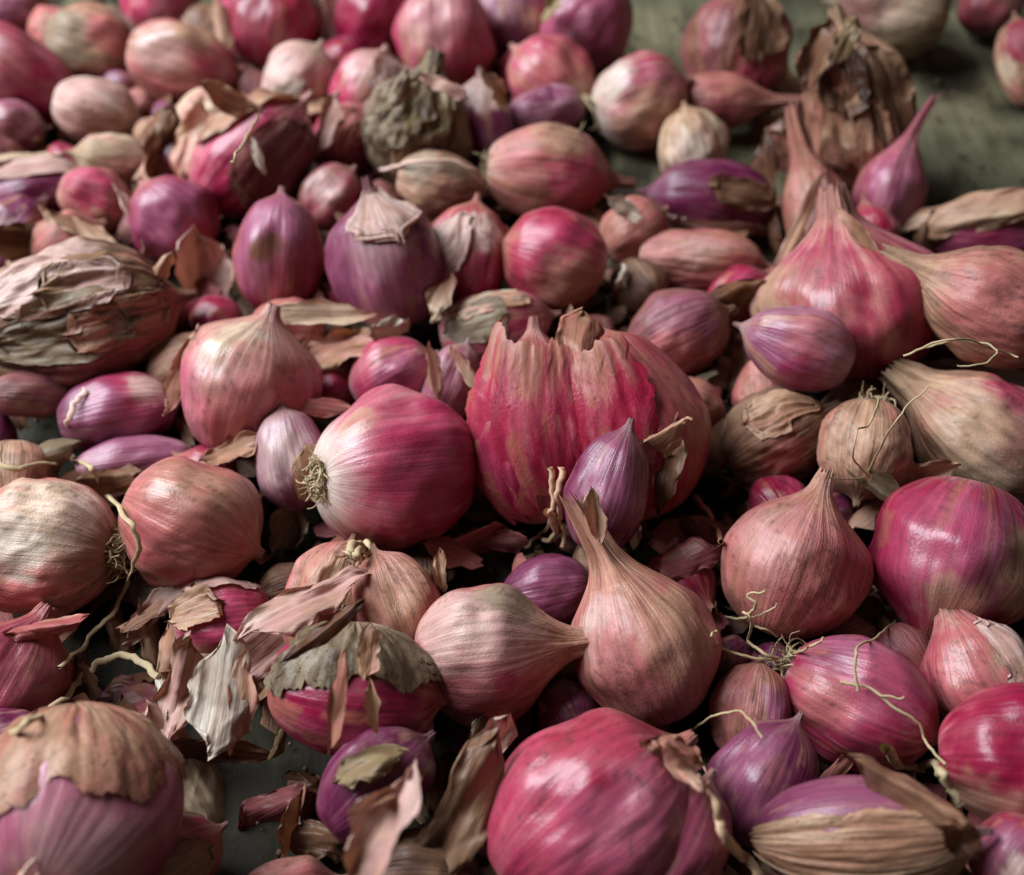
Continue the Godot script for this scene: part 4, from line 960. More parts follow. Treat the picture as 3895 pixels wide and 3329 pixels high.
	bulb("large pale pink shallot with its neck pointing right, front centre", Vector3(-4.66, 2.28, -98.17), 14.294, Vector3(0.991, 0.124, -0.054), 13.738, 14.302, "rose", {"nl": 0.72, "nr": 0.2, "tp": 0.72, "st": 0.35, "wr": 0.02, "dry": 0.12, "pale": 0.0, "neck_from": 2.1, "dirt": 0.06, "spots": [[Vector3(-0.277, 0.782, 0.559), 0.8, "pink", 0.5, 0.35], [Vector3(-0.585, 0.809, 0.059), 0.6, "blush", 0.4, 0.7], [Vector3(0.171, 0.965, 0.201), 0.6, "blush", 0.5, 0.7], [Vector3(0.261, 0.898, -0.355), 0.4, "grey", 0.3, 0.9], [Vector3(0.070, 0.274, 0.959), 0.7, "mauve", 0.5, 0.6], [Vector3(0.273, 0.608, 0.745), 0.16, "crim", 0.2, 0.8]]}, 112)
	bulb("brown wrinkled shallot with folded skin, right of the dark gap", Vector3(59.26, 0.00, -155.02), 11.588, Vector3(0.816, 0.549, -0.183), 12.982, 10.932, "brown", {"wr": 0.08, "stripe": 0.5, "st": 0.6, "dry": 0.3, "mat": "dry", "nl": 0.2, "tp": 0.3, "spots": [[Vector3(-0.024, 0.429, 0.903), 0.5, "rose", 0.4, 0.8], [Vector3(-0.589, 0.793, 0.159), 0.6, "brown", 0.4, 0.7], [Vector3(-0.770, 0.326, 0.548), 0.4, "umber", 0.4, 0.6]], "skins": [[Vector3(-0.096, 0.993, 0.068), 0.5, 1.7, 0.349, 0.06, "peach", 339]]}, 113)
	bulb("tan shallot with a dry root knot on top, below the big crimson shallot", Vector3(75.11, 8.34, -145.76), 10.379, Vector3(-0.213, -0.466, 0.859), 11.052, 10.185, "tan", {"root_tone": "straw", "dry": 0.5, "wr": 0.05, "stripe": 0.25, "pale": 0.5, "dirt": 0.35, "roots": [30, 6], "spots": [[Vector3(-0.493, 0.775, 0.396), 0.7, "tan", 0.4, 0.8]]}, 114)
	bulb("tan shallot with a broad flat neck at the right edge", Vector3(103.32, 3.00, -151.15), 13.206, Vector3(-0.719, 0.161, -0.676), 16.868, 13.095, "tan", {"nl": 0.5, "nr": 0.36, "tp": 0.5, "st": 0.4, "wr": 0.05, "dry": 0.3, "spots": [[Vector3(0.247, 0.965, -0.089), 0.5, "pink", 0.25, 0.9], [Vector3(-0.297, 0.487, 0.821), 0.8, "grey", 0.4, 0.85], [Vector3(0.102, 0.751, 0.653), 0.5, "mauve", 0.5, 0.6], [Vector3(-0.575, 0.730, 0.370), 0.5, "peach", 0.4, 0.7]]}, 115)
	skin("thin tan skin lying above the broad necked bulb at the right edge", Vector3(110.94, 12.71, -174.99), Vector3(0.903, 0.182, 0.388), Vector3(-0.352, 0.832, 0.429), 13.373, 2.791, 1.2, 0.2, 1.4, "blush", 33, 0.6)
	bulb("round tan rose shallot with brown specks and a short neck, right of centre", Vector3(55.84, 0.00, -118.63), 15.161, Vector3(0.335, 0.667, -0.665), 15.161, 15.161, "rose", {"nl": 0.3, "nr": 0.16, "tp": 0.5, "dirt": 0.6, "wr": 0.03, "dry": 0.15, "pale": 0.2, "st": 0.18, "spots": [[Vector3(-0.330, 0.910, 0.251), 0.6, "blush", 0.5, 0.6], [Vector3(-0.159, 0.755, 0.637), 0.9, "rose", 0.5, 0.5], [Vector3(0.499, 0.758, 0.420), 0.5, "red", 0.5, 0.5], [Vector3(0.164, 0.510, 0.844), 0.6, "rose", 0.25, 0.9]]}, 117)
	skin("grey tan skin running from the neck of the round speckled bulb to the magenta one", Vector3(76.27, 19.21, -133.12), Vector3(0.733, -0.183, 0.655), Vector3(-0.180, 0.876, 0.447), 9.609, 2.63, 1.2, 0.2, 2, "grey", 34, 0.6)
	bulb("large shiny magenta shallot in the right part of the heap", Vector3(87.54, -0.00, -119.27), 16.301, Vector3(-0.310, -0.566, 0.764), 16.642, 16.138, "crim", {"st": 0.4, "wr": 0.012, "dirt": 0.05, "dry": 0.05, "pale": 0.3, "nl": 0.55, "tp": 0.5, "nr": 0.12, "neck_col": 0.2, "bend": Vector3(-0.092, -0.029, -0.025), "spots": [[Vector3(-0.241, 0.796, 0.555), 0.8, "lilac", 0.5, 0.55], [Vector3(-0.776, 0.612, 0.151), 0.7, "pink", 0.5, 0.4], [Vector3(0.582, 0.583, 0.567), 0.5, "tan", 0.25, 0.9], [Vector3(-0.343, 0.317, 0.884), 0.35, "peach", 0.4, 0.8]]}, 119)
	skin("tan peeling skin behind the shiny magenta shallot", Vector3(86.40, 17.45, -139.08), Vector3(0.890, 0.456, -0.013), Vector3(-0.410, 0.812, 0.415), 7.252, 2.486, 1.2, 0.2, 2, "peach", 35, 0.6)
	strand("root", 0.23, 0.14, "straw", [Vector3(-16.84, 26.12, 2.22), Vector3(-18.19, 21.77, 4.89), Vector3(-22.70, 26.65, 10.40), Vector3(-23.33, 22.64, 13.73), Vector3(-13.13, 2.58, 2.26), Vector3(-27.64, 20.02, 16.35)], 1)
	strand("root", 0.23, 0.14, "straw", [Vector3(-13.36, 2.57, 1.90), Vector3(-15.82, 23.81, 8.51), Vector3(-13.37, 29.55, 6.90), Vector3(-10.30, 32.82, 5.35)], 1)
	strand("root", 0.25, 0.18, "straw", [Vector3(-11.21, 29.69, -5.68), Vector3(-6.76, 33.48, -5.33), Vector3(-1.24, 34.12, -5.78), Vector3(13.64, 21.48, -15.27), Vector3(16.98, 20.64, -14.65)], 1)
	strand("root", 0.25, 0.16, "straw", [Vector3(-0.25, 18.07, -19.98), Vector3(3.99, 22.36, -17.81), Vector3(8.53, 24.33, -14.90), Vector3(3.84, 34.77, -1.72), Vector3(-0.50, 35.75, 2.47), Vector3(-4.91, 35.44, 2.46)], 1)
	bulb("dark red shallot at the left edge with a pink dry neck", Vector3(-94.12, 0.00, -95.72), 11.322, Vector3(0.347, 0.294, -0.890), 12.189, 11.237, "crim", {"st": 0.2, "nl": 0.2, "tp": 0.4, "nr": 0.2, "neck_col": 0.5, "spots": [[Vector3(0.721, 0.686, 0.099), 0.8, "mauve", 0.5, 0.6]]}, 125)
	husk(Vector3(9.32, 22.35, -5.06), Vector3(0.897, -0.226, -0.379), Vector3(0.348, 0.891, 0.293), 7.029, 2.343, 1.3, 0.2, 2.2, "rose", 36, 0.3)
	bulb("small bright pink shallot peeping out of torn cream skins, front left", Vector3(-57.66, -0.00, -110.94), 7.71, Vector3(0.968, -0.052, -0.245), 9.932, 7.703, "pink", {"dirt": 0.0, "wr": 0.03, "spots": [[Vector3(0.342, 0.890, 0.302), 0.8, "pink", 0.4, 1], [Vector3(0.920, 0.346, -0.184), 0.4, "crim", 0.25, 0.9]], "skins": [[Vector3(-0.567, 0.775, 0.277), 0.5, 1.6, 1.571, 0.15, "peach", 381], [Vector3(0.075, 0.836, -0.544), 0.4, 2.2, 0, 0.1, "blush", 382]]}, 127)
	skin("tan skin strip standing left of the small bright pink shallot", Vector3(-71.54, 6.01, -114.86), Vector3(0.637, 0.214, -0.740), Vector3(0.164, 0.901, 0.402), 9.219, 3.006, 1.1, 0.2, 1.5, "blush", 37, 0.6)
	skin("brown curled skin below the standing tan strip", Vector3(-72.37, 5.27, -107.88), Vector3(-0.300, 0.566, -0.768), Vector3(0.286, 0.821, 0.494), 7.079, 2.556, 1.4, 0.2, 2, "peach", 38, 0.6)
	skin("dim brown husk in the gap left of the curled brown skin", Vector3(-78.78, 2.64, -109.42), Vector3(-0.378, 0.580, -0.722), Vector3(0.320, 0.813, 0.487), 6.582, 2.593, 1.1, 0.2, 1.5, "umber", 39, 0.6)
	skin("narrow tan skin hanging over the rosy fold", Vector3(-67.29, 7.13, -102.43), Vector3(0.023, 0.482, -0.876), Vector3(0.206, 0.855, 0.476), 7.2, 1.92, 1.1, 0.2, 1.5, "peach", 40, 0.6)
	bulb("two lobed tan rose shallot with its root knot on top, front left of centre", Vector3(-36.02, 0.00, -112.71), 10.736, Vector3(0.287, 0.339, -0.896), 12.501, 10.484, "rose", {"st": 0.4, "wr": 0.03, "dry": 0.2, "pale": 0.3, "dirt": 0.2, "spots": [[Vector3(0.250, 0.940, 0.233), 0.7, "peach", 0.4, 0.6]], "skins": [[Vector3(0.294, 0.940, 0.173), 0.4, 1.5, 0.524, 0.06, "peach", 396]]}, 132)
	clove(Vector3(13.36, 13.28, 3.17), Vector3(-0.356, 0.525, -0.773), 11.668, 9.691, "rose", {"st": 0.4, "wr": 0.03, "dry": 0.2, "pale": 0.2, "dirt": 0.2, "spots": [[Vector3(0.098, 0.965, 0.245), 0.7, "tan", 0.4, 0.7]]}, 133)
	strand("root", 1.15, 0.65, "straw", [Vector3(4.71, 24.81, -0.94), Vector3(5.92, 24.89, -2.92), Vector3(6.40, 17.10, -8.98), Vector3(7.97, 21.53, -4.35)], 1)
	strand("root", 0.94, 0.58, "straw", [Vector3(5.76, 24.34, -1.04), Vector3(7.14, 24.41, -2.35), Vector3(5.46, 4.95, -16.63)], 1)
	skin("brown wavy skin above the two lobed shallot, in front of the big pink one", Vector3(-10.64, 4.93, -130.25), Vector3(0.924, 0.183, -0.335), Vector3(-0.030, 0.910, 0.414), 9.688, 2.317, 1.1, 0.2, 3.5, "rose", 41, 0.4)
	skin("small tan skin standing between the two lobed shallot and the wavy brown skin", Vector3(-14.45, 12.78, -118.70), Vector3(-0.095, 0.559, -0.823), Vector3(0.067, 0.829, 0.555), 4.158, 1.584, 1.2, 0.2, 1.5, "peach", 42, 0.6)
	skin("large pale pink skin draped over the two lobed shallot", Vector3(-37.55, 25.01, -102.90), Vector3(0.861, 0.113, -0.496), Vector3(0.093, 0.924, 0.372), 11.497, 4.671, 0.6, 0.3, 2.4, "blush", 43, 0.3)
	skin("second pale pink skin, creased, between the bright pink shallot and the grey covered one", Vector3(-49.55, 7.95, -104.67), Vector3(0.717, 0.191, -0.671), Vector3(0.105, 0.921, 0.375), 7.519, 5.398, 0.4, 0.2, 1.8, "blush", 44, 0.25)
	skin("rusty strip of skin beside the pale pink draped one", Vector3(-30.98, 38.01, -90.15), Vector3(0.778, 0.195, -0.597), Vector3(0.061, 0.922, 0.382), 8.132, 1.464, 0.8, 0.2, 1.2, "umber", 45, 0.6)
	bulb("crimson shallot under a large grey tan skin, front left of centre", Vector3(-27.73, 8.99, -88.76), 11.19, Vector3(0.993, -0.098, 0.067), 15.806, 11.136, "crim", {"st": 0.15, "dirt": 0.05, "lob": Vector3(2.000, 0.050, 0.000), "nl": 0.08, "dry": 0.1, "pale": 0.1, "dent": 0.2, "flat": 1.0, "spots": [[Vector3(0.664, 0.440, 0.604), 0.3, "crim", 0.25, 0.9], [Vector3(0.330, 0.744, -0.581), 0.3, "mauve", 0.25, 0.9]]}, 141)
	drape(Vector3(0.00, 11.19, 0.00), Vector3(-0.034, 0.467, -0.883), Vector3(0.143, 0.877, 0.458), Vector2(-1.309, 1.222), Vector2(0.035, 1.396), [[Vector3(0.00, 11.19, 0.00), Vector3(0.993, -0.098, 0.067), 15.806, 11.136]], "grey", 141, 0, 0.35)
	husk(Vector3(3.85, 25.37, 0.48), Vector3(0.077, 0.483, -0.872), Vector3(0.117, 0.864, 0.489), 4.512, 1.969, 0.2, 0.2, 0.6, "cream", 46, 0.25)
	husk(Vector3(-0.31, 25.48, 9.64), Vector3(0.099, 0.437, -0.894), Vector3(0.140, 0.883, 0.447), 7.919, 1.346, 0.3, 0.2, 0.7, "tan", 47, 0.7)
	husk(Vector3(4.78, 21.65, 8.75), Vector3(-0.119, 0.459, -0.880), Vector3(0.122, 0.887, 0.446), 4.202, 1.212, 0.2, 0.2, 0.5, "peach", 48, 0.4)
	skin("silvery white skin with a pointed tip, front left", Vector3(-52.21, 18.28, -88.89), Vector3(0.070, 0.308, -0.949), Vector3(0.174, 0.933, 0.315), 9.493, 5.802, 0.75, 0.3, 1.6, "white", 49, 0.6)
	skin("cream skin tucked behind the silvery white one on its right", Vector3(-48.72, 13.80, -89.14), Vector3(0.077, 0.433, -0.898), Vector3(0.150, 0.885, 0.440), 7.613, 3.045, 0.9, 0.2, 1.5, "cream", 50, 0.6)
	skin("rosy fold of skin left of the silvery white one", Vector3(-61.05, 10.93, -93.59), Vector3(0.184, 0.405, -0.895), Vector3(0.170, 0.884, 0.435), 8.734, 5.057, 0.8, 0.2, 2.5, "blush", 51, 0.6)
	skin("tan pink torn skin below the small bright pink shallot", Vector3(-58.27, 9.80, -100.93), Vector3(0.929, -0.100, -0.357), Vector3(0.217, 0.927, 0.305), 8.04, 3.973, 0.8, 0.2, 2, "peach", 52, 0.6)
	skin("dusty brown husk under the arching straw stalk", Vector3(-73.02, 5.50, -94.37), Vector3(0.912, -0.171, -0.372), Vector3(0.281, 0.922, 0.267), 7.998, 5.646, 0.9, 0.2, 3, "mauve", 53, 0.6)
	skin("dark brown skin strip below the silvery white one", Vector3(-54.59, 3.80, -84.25), Vector3(0.964, -0.260, -0.049), Vector3(0.264, 0.928, 0.263), 9.617, 2.015, 1, 0.2, 1.5, "umber", 54, 0.6)
	skin("curled straw end of the dark brown strip", Vector3(-43.17, 6.62, -84.60), Vector3(0.437, 0.290, -0.852), Vector3(0.095, 0.927, 0.364), 3.265, 1.451, 1.3, 0.2, 2, "straw", 55, 0.6)
	skin("grey mottled skin lying in the dark gap beside the large front left bulb", Vector3(-55.80, 2.92, -77.56), Vector3(0.526, -0.455, 0.719), Vector3(0.267, 0.891, 0.369), 8.536, 5.391, 0.7, 0.2, 2.5, "grey", 56, 0.6)
	skin("pale rosy skin between the silvery one and the large front left bulb", Vector3(-62.41, 7.56, -84.45), Vector3(-0.519, 0.499, -0.694), Vector3(0.297, 0.867, 0.401), 8.581, 3.794, 0.8, 0.2, 2, "blush", 57, 0.6)
	loose_strand("dry_stalk", "long straw stalk looping over the pale brown bulb at the left edge", "dry stalk", Vector3(-74.87, 26.36, -122.12), 0.65, 0.4, "straw", [Vector3(-32.28, -2.61, -20.43), Vector3(-28.14, -1.46, -13.52), Vector3(-24.70, -4.94, -16.38), Vector3(-25.84, -20.98, -31.74), Vector3(-15.06, -11.32, -20.94), Vector3(-15.21, -21.62, -22.28), Vector3(0.00, 0.00, 0.00), Vector3(3.66, 0.44, 4.99), Vector3(2.32, -5.42, 7.18), Vector3(-4.05, -19.57, 3.62), Vector3(-6.12, -19.41, 11.29), Vector3(-10.16, -21.05, 16.48), Vector3(-7.28, -8.38, 27.78)], 0.5, "")
	loose_strand("dry_stalk", "arching straw stalk with a frayed cream end, front left", "dry stalk", Vector3(-79.84, 8.97, -99.28), 0.6, 0.75, "straw", [Vector3(-4.21, 18.98, 23.84), Vector3(9.42, 37.33, 29.48), Vector3(-0.99, 9.00, 12.72), Vector3(-3.01, -0.79, 3.74), Vector3(0.00, 0.00, 0.00), Vector3(4.02, 0.82, -1.87), Vector3(8.94, 1.76, -0.08), Vector3(12.91, 1.86, 2.88), Vector3(14.60, 1.05, 5.21)], 0.5, "")
	skin("frayed cream tip at the end of the arching straw stalk", Vector3(-64.38, 10.99, -92.06), Vector3(-0.235, 0.510, -0.827), Vector3(0.253, 0.854, 0.455), 3.841, 1.646, 1.2, 0.2, 2.5, "white", 58, 0.3)
	bulb("large shallot in the front left corner, lilac below a torn brown skin", Vector3(-67.68, 11.61, -63.09), 16.37, Vector3(0.001, -0.417, -0.909), 16.954, 16.245, "lilac", {"st": 0.35, "pale": 0.4, "pale_to": 0.5, "dry": 0.0, "dirt": 0.0, "wr": 0.012, "root_tone": "cream", "dent": 0.2, "flat": 1.0, "roots": [70, 9], "spots": [[Vector3(0.859, -0.108, 0.500), 0.5, "crim", 0.4, 0.7], [Vector3(0.379, 0.770, 0.513), 1, "pink", 0.6, 0.45], [Vector3(0.472, 0.639, 0.607), 0.5, "blush", 0.6, 0.5]]}, 158)
	drape(Vector3(0.00, 16.37, 0.00), Vector3(-0.120, 0.403, -0.907), Vector3(0.363, 0.868, 0.338), Vector2(-1.536, 1.309), Vector2(0.175, 1.466), [[Vector3(0.00, 16.37, 0.00), Vector3(0.001, -0.417, -0.909), 16.954, 16.245]], "tan", 158, 0, 0.2)
	bulb("rosy shallot with tan skin beside the large front left one, at the bottom edge", Vector3(-58.37, 0.00, -62.14), 8.15, Vector3(0.767, -0.027, -0.641), 10.292, 8.148, "pink", {"st": 0.5, "spots": [[Vector3(0.562, 0.793, 0.234), 0.8, "rose", 0.4, 0.8], [Vector3(-0.032, 0.960, -0.277), 0.5, "crim", 0.4, 0.8]], "skins": [[Vector3(0.572, 0.753, 0.325), 0.6, 1.3, 0.524, 0.05, "peach", 480]]}, 160)
	bulb("small dusty rose shallot cut by the bottom edge", Vector3(-37.62, 0.00, -58.52), 6.173, Vector3(0.949, -0.099, -0.298), 8.534, 6.145, "rose", {"nl": 0.3, "tp": 0.35}, 161)
	bulb("violet shallot in the dark gap below the crimson skin covered one", Vector3(-22.53, 11.00, -71.74), 8.401, Vector3(0.735, 0.178, -0.655), 11.012, 8.302, "purple", {"pale": 0.1, "dry": 0.03, "dirt": 0.0, "st": 0.1, "spots": [[Vector3(-0.182, 0.902, 0.392), 1.1, "purple", 0.4, 1]]}, 162)
	skin("straw coloured folded skin lying on the violet shallot in the dark gap", Vector3(-22.15, 34.41, -69.04), Vector3(0.918, 0.045, -0.395), Vector3(0.071, 0.959, 0.274), 5.785, 2.892, 0.9, 0.2, 2, "straw", 59, 0.35)
	skin("brown curled ribbon of skin in the dark gap", Vector3(-38.90, 4.96, -71.35), Vector3(0.187, 0.319, -0.929), Vector3(0.107, 0.934, 0.342), 5.408, 1.57, 1.4, 0.2, 2.5, "peach", 60, 0.6)
	skin("torn brown skin with a ragged top below the violet shallot", Vector3(-33.41, 7.01, -67.97), Vector3(0.966, -0.224, 0.127), Vector3(0.189, 0.953, 0.238), 5.982, 3.589, 0.8, 0.2, 2.5, "brown", 61, 0.3)
	skin("dim grey skin standing right of the violet shallot", Vector3(-11.24, 2.90, -80.18), Vector3(0.292, 0.362, -0.885), Vector3(-0.001, 0.926, 0.378), 7.071, 2.901, 0.9, 0.2, 1.5, "grey", 62, 0.6)
	skin("pale pinkish crumpled skin at the bottom, left of the brown one", Vector3(-19.63, 36.56, -56.99), Vector3(0.426, 0.267, -0.864), Vector3(0.038, 0.949, 0.312), 9.316, 4.443, 0.8, 0.3, 3, "blush", 63, 0.4)
	skin("small tan curl beside the pale pinkish crumpled skin", Vector3(-16.24, 39.02, -62.60), Vector3(0.741, 0.188, -0.645), Vector3(0.016, 0.955, 0.296), 4.206, 1.16, 1.2, 0.2, 2, "peach", 64, 0.6)
	skin("tall brown skin leaning on the large rosy front shallot", Vector3(-8.46, 21.11, -65.92), Vector3(0.454, 0.304, -0.837), Vector3(-0.018, 0.943, 0.332), 13.974, 5.27, 0.8, 0.3, 2.2, "brown", 65, 0.4)
	skin("tan tip of skin at the crown of the tall brown one", Vector3(-4.25, 20.68, -77.06), Vector3(0.568, 0.329, -0.754), Vector3(-0.052, 0.929, 0.366), 6.674, 3.337, 0.9, 0.2, 2.5, "blush", 66, 0.5)
	skin("grey green corner of skin behind the tan tip", Vector3(-6.11, 16.41, -80.81), Vector3(0.165, 0.412, -0.896), Vector3(-0.003, 0.909, 0.417), 4.476, 2.238, 0.8, 0.2, 1.5, "grey", 67, 0.6)
	bulb("very large rosy double shallot in crackled skin, front centre at the bottom edge", Vector3(13.39, -0.00, -67.38), 17.382, Vector3(0.802, 0.270, -0.533), 19.167, 17.233, "red", {"st": 0.35, "vein": 0.5, "wr": 0.03, "lob": Vector3(2.000, 0.040, 0.600), "pale": 0.1, "dirt": 0.03, "dry": 0.05, "nl": 0.12, "nr": 0.1, "tp": 0.2, "spots": [[Vector3(-0.175, 0.827, 0.535), 1.1, "pink", 0.5, 0.75], [Vector3(0.333, 0.875, 0.352), 0.7, "lilac", 0.5, 0.5], [Vector3(-0.028, 0.888, -0.458), 0.6, "red", 0.4, 0.8]]}, 172)
	clove(Vector3(11.26, 16.89, 6.66), Vector3(0.540, 0.346, -0.767), 13.964, 10.514, "pink", {"st": 0.3, "dirt": 0.1, "dry": 0.03, "spots": [[Vector3(-0.120, 0.984, 0.133), 1, "lilac", 0.5, 0.5], [Vector3(-0.243, 0.821, -0.517), 0.4, "white", 0.5, 0.6]]}, 173)
	husk(Vector3(11.43, 37.28, -2.76), Vector3(0.914, -0.037, 0.403), Vector3(-0.085, 0.956, 0.280), 4.677, 3.168, 1.2, 0.2, 4, "tan", 68, 0.4)
	husk(Vector3(12.66, 36.96, 0.25), Vector3(0.598, -0.234, 0.766), Vector3(-0.052, 0.943, 0.329), 3.731, 1.791, 1.3, 0.2, 3, "cream", 69, 0.4)
	strand("root", 0.25, 0.18, "straw", [Vector3(19.49, 6.56, -19.96), Vector3(21.52, 18.49, -16.86), Vector3(24.95, 23.05, -15.71), Vector3(25.75, 29.09, -10.96), Vector3(26.90, 29.71, -7.66)], 1)
	loose_strand("dry_stalk", "thin pale stalk running down between the rosy double bulb and the dark violet clove", "dry stalk", Vector3(30.84, 33.82, -60.22), 0.45, 1.1, "peach", [Vector3(1.47, -25.33, -24.28), Vector3(3.52, -25.18, -19.06), Vector3(-0.59, -0.26, -3.87), Vector3(0.00, 0.00, 0.00), Vector3(0.99, -1.39, 2.42), Vector3(6.82, -16.30, -0.28), Vector3(8.14, -14.52, 4.53)], 0.5, "")
	bulb("tan striped shallot behind the dark violet clove, front right", Vector3(44.42, -0.00, -90.18), 8.402, Vector3(0.223, 0.477, -0.850), 9.265, 8.13, "rose", {"st": 0.5, "pale": 0.1, "dry": 0.1, "wr": 0.015, "spots": [[Vector3(0.537, 0.781, 0.320), 0.5, "lilac", 0.25, 0.9]]}, 178)
	bulb("glossy pink and violet shallot with curly roots, front right", Vector3(63.87, 0.00, -90.91), 11.294, Vector3(0.824, 0.115, 0.554), 14.432, 11.246, "crim", {"st": 0.25, "vein": 0.4, "pale": 0.5, "pale_to": 0.6, "dirt": 0.1, "dry": 0.08, "wr": 0.02, "roots": [60, 10], "spots": [[Vector3(-0.179, 0.982, -0.055), 0.85, "lilac", 0.45, 0.85], [Vector3(-0.738, 0.618, 0.272), 0.5, "rose", 0.4, 0.8], [Vector3(0.032, 0.981, 0.189), 0.5, "pink", 0.5, 0.6]]}, 179)
	strand("root", 0.32, 0.22, "straw", [Vector3(-14.49, 14.19, -7.05), Vector3(-20.23, 14.61, -7.33), Vector3(-24.83, 15.77, -8.75), Vector3(-28.99, 27.79, -3.83), Vector3(-27.53, 25.75, -6.22)], 1)
	strand("root", 0.36, 0.25, "straw", [Vector3(-14.22, 14.19, -7.05), Vector3(-17.63, 15.81, -7.69), Vector3(-17.53, 7.92, -14.88), Vector3(-19.75, 20.82, -11.52), Vector3(-20.85, 20.67, -13.20)], 1)
	strand("root", 0.29, 0.18, "straw", [Vector3(-20.21, 21.12, -11.87), Vector3(-20.03, 6.94, -20.27), Vector3(-22.81, 6.91, -21.66), Vector3(-24.66, 15.67, -18.70)], 1)
	strand("root", 0.32, 0.18, "straw", [Vector3(-20.53, 21.61, -12.10), Vector3(-19.72, 25.88, -11.55), Vector3(-20.98, 26.76, -13.09), Vector3(-18.29, 28.91, -12.76)], 1)
	strand("root", 0.25, 0.14, "straw", [Vector3(-20.21, 21.12, -11.87), Vector3(-17.83, 24.62, -10.77), Vector3(-16.17, 27.66, -10.75)], 1)
	strand("root", 0.25, 0.14, "straw", [Vector3(-19.30, 18.49, -11.87), Vector3(-16.89, 19.15, -10.43), Vector3(-14.10, 16.52, -10.41)], 1)
	strand("root", 0.32, 0.22, "straw", [Vector3(-11.17, 12.30, -9.15), Vector3(-10.10, 21.57, -5.43), Vector3(-7.40, 21.99, -7.01)], 1)
	strand("root", 0.29, 0.22, "straw", [Vector3(-4.47, 24.20, 4.72), Vector3(-4.75, 26.59, 1.29), Vector3(-3.50, 27.29, -2.16), Vector3(5.44, 15.28, -11.66), Vector3(12.95, 6.08, -20.11)], 1)
	strand("root", 0.29, 0.22, "straw", [Vector3(-6.60, 22.74, 2.26), Vector3(-2.86, 23.84, 3.59), Vector3(-0.02, 24.23, 5.66), Vector3(3.24, 24.43, 5.95)], 1)
	strand("root", 0.29, 0.22, "straw", [Vector3(-1.38, 23.88, 4.55), Vector3(2.25, 23.23, 7.91), Vector3(5.13, 22.32, 9.28), Vector3(6.63, 20.26, 12.34), Vector3(5.52, 28.22, 19.78)], 1)
	bulb("dark violet clove with a pale ridge and its point to the upper right, front right", Vector3(43.51, 3.65, -74.65), 10.509, Vector3(0.483, 0.560, -0.673), 11.905, 9.804, "purple", {"pear": 0.2, "nl": 0.12, "tp": 0.18, "nr": 0.08, "lob": Vector3(3.000, 0.050, 1.000), "pale": 0.1, "dirt": 0.05, "dry": 0.03, "st": 0.15, "spots": [[Vector3(-0.584, 0.788, 0.195), 0.8, "lilac", 0.5, 0.55], [Vector3(-0.055, 0.976, 0.209), 0.22, "mauve", 0.4, 0.6]]}, 190)
	bulb("pink shallot with a tan neck standing behind the red one at the right edge", Vector3(86.64, 3.51, -94.79), 10.296, Vector3(-0.327, 0.318, -0.890), 11.472, 10.155, "pink", {"nl": 0.7, "nr": 0.2, "tp": 0.6, "neck_from": 2.3, "dirt": 0.2, "spots": [[Vector3(-0.397, 0.808, 0.435), 1.2, "rose", 0.5, 0.7], [Vector3(0.306, 0.945, 0.117), 0.5, "grey", 0.3, 0.8]], "skins": [[Vector3(0.278, 0.961, 0.007), 0.5, 1.6, -0.698, 0.06, "blush", 573]]}, 191)
	bulb("bright red shallot with pale stripes cut by the right edge, front right", Vector3(84.83, 8.13, -75.12), 12.978, Vector3(0.908, 0.365, 0.206), 13.199, 12.944, "red", {"st": 0.55, "vein": 0.5, "pale": 0.0, "dirt": 0.0, "dry": 0.0, "wr": 0.012, "spots": [[Vector3(-0.386, 0.904, 0.185), 1, "crim", 0.4, 0.8], [Vector3(-0.667, -0.032, 0.745), 0.5, "peach", 0.4, 0.7]]}, 192)
	bulb("violet shallot wrapped in a wide tan husk, front right at the bottom edge", Vector3(54.81, 13.00, -62.09), 9.831, Vector3(0.955, 0.286, 0.075), 16.485, 9.006, "purple", {"pale": 0.0, "dry": 0.1, "dirt": 0.0, "st": 0.2, "nl": 0.2, "tp": 0.2, "dent": 0.2, "flat": 1.0, "spots": [[Vector3(-0.385, 0.896, -0.221), 1, "lilac", 0.5, 0.6]]}, 193)
	drape(Vector3(0.00, 9.83, 0.00), Vector3(0.955, 0.286, 0.075), Vector3(-0.294, 0.896, 0.333), Vector2(-1.501, 0.349), Vector2(-1.326, 1.396), [[Vector3(0.00, 9.83, 0.00), Vector3(0.955, 0.286, 0.075), 16.485, 9.006]], "peach", 193, 0, 0.3)
	husk(Vector3(3.59, 25.39, -0.76), Vector3(0.777, 0.039, 0.628), Vector3(-0.236, 0.944, 0.233), 8.592, 2.621, 0.4, 0.3, 2, "peach", 70, 0.4)
	husk(Vector3(8.42, 28.09, 7.48), Vector3(0.861, 0.451, -0.233), Vector3(-0.393, 0.883, 0.256), 2.496, 2.496, 0.8, 0.2, 2, "umber", 71, 0.6)
	strand("fibre", 0.9, 0.6, "straw", [Vector3(7.93, 8.12, -14.76), Vector3(15.72, -5.32, -17.60), Vector3(19.89, -4.37, -17.65), Vector3(13.37, 15.45, -7.70), Vector3(14.48, 14.73, -5.18), Vector3(16.41, 13.48, -3.70)], 1)
	skin("narrow rosy skin strip standing between the dark violet clove and the husk wrapped one", Vector3(57.90, 7.71, -78.76), Vector3(0.656, 0.465, -0.595), Vector3(-0.301, 0.883, 0.359), 6.197, 1.505, 1, 0.2, 0.9, "rose", 72, 0.3)
	bulb("violet pink shallot in the front right corner, half out of the picture", Vector3(79.01, 15.10, -58.45), 6.734, Vector3(0.578, 0.497, -0.647), 7.326, 6.529, "crim", {"spots": [[Vector3(-0.641, 0.760, 0.109), 0.8, "lilac", 0.4, 0.8], [Vector3(-0.338, 0.665, 0.666), 0.5, "blush", 0.25, 0.9]]}, 199)
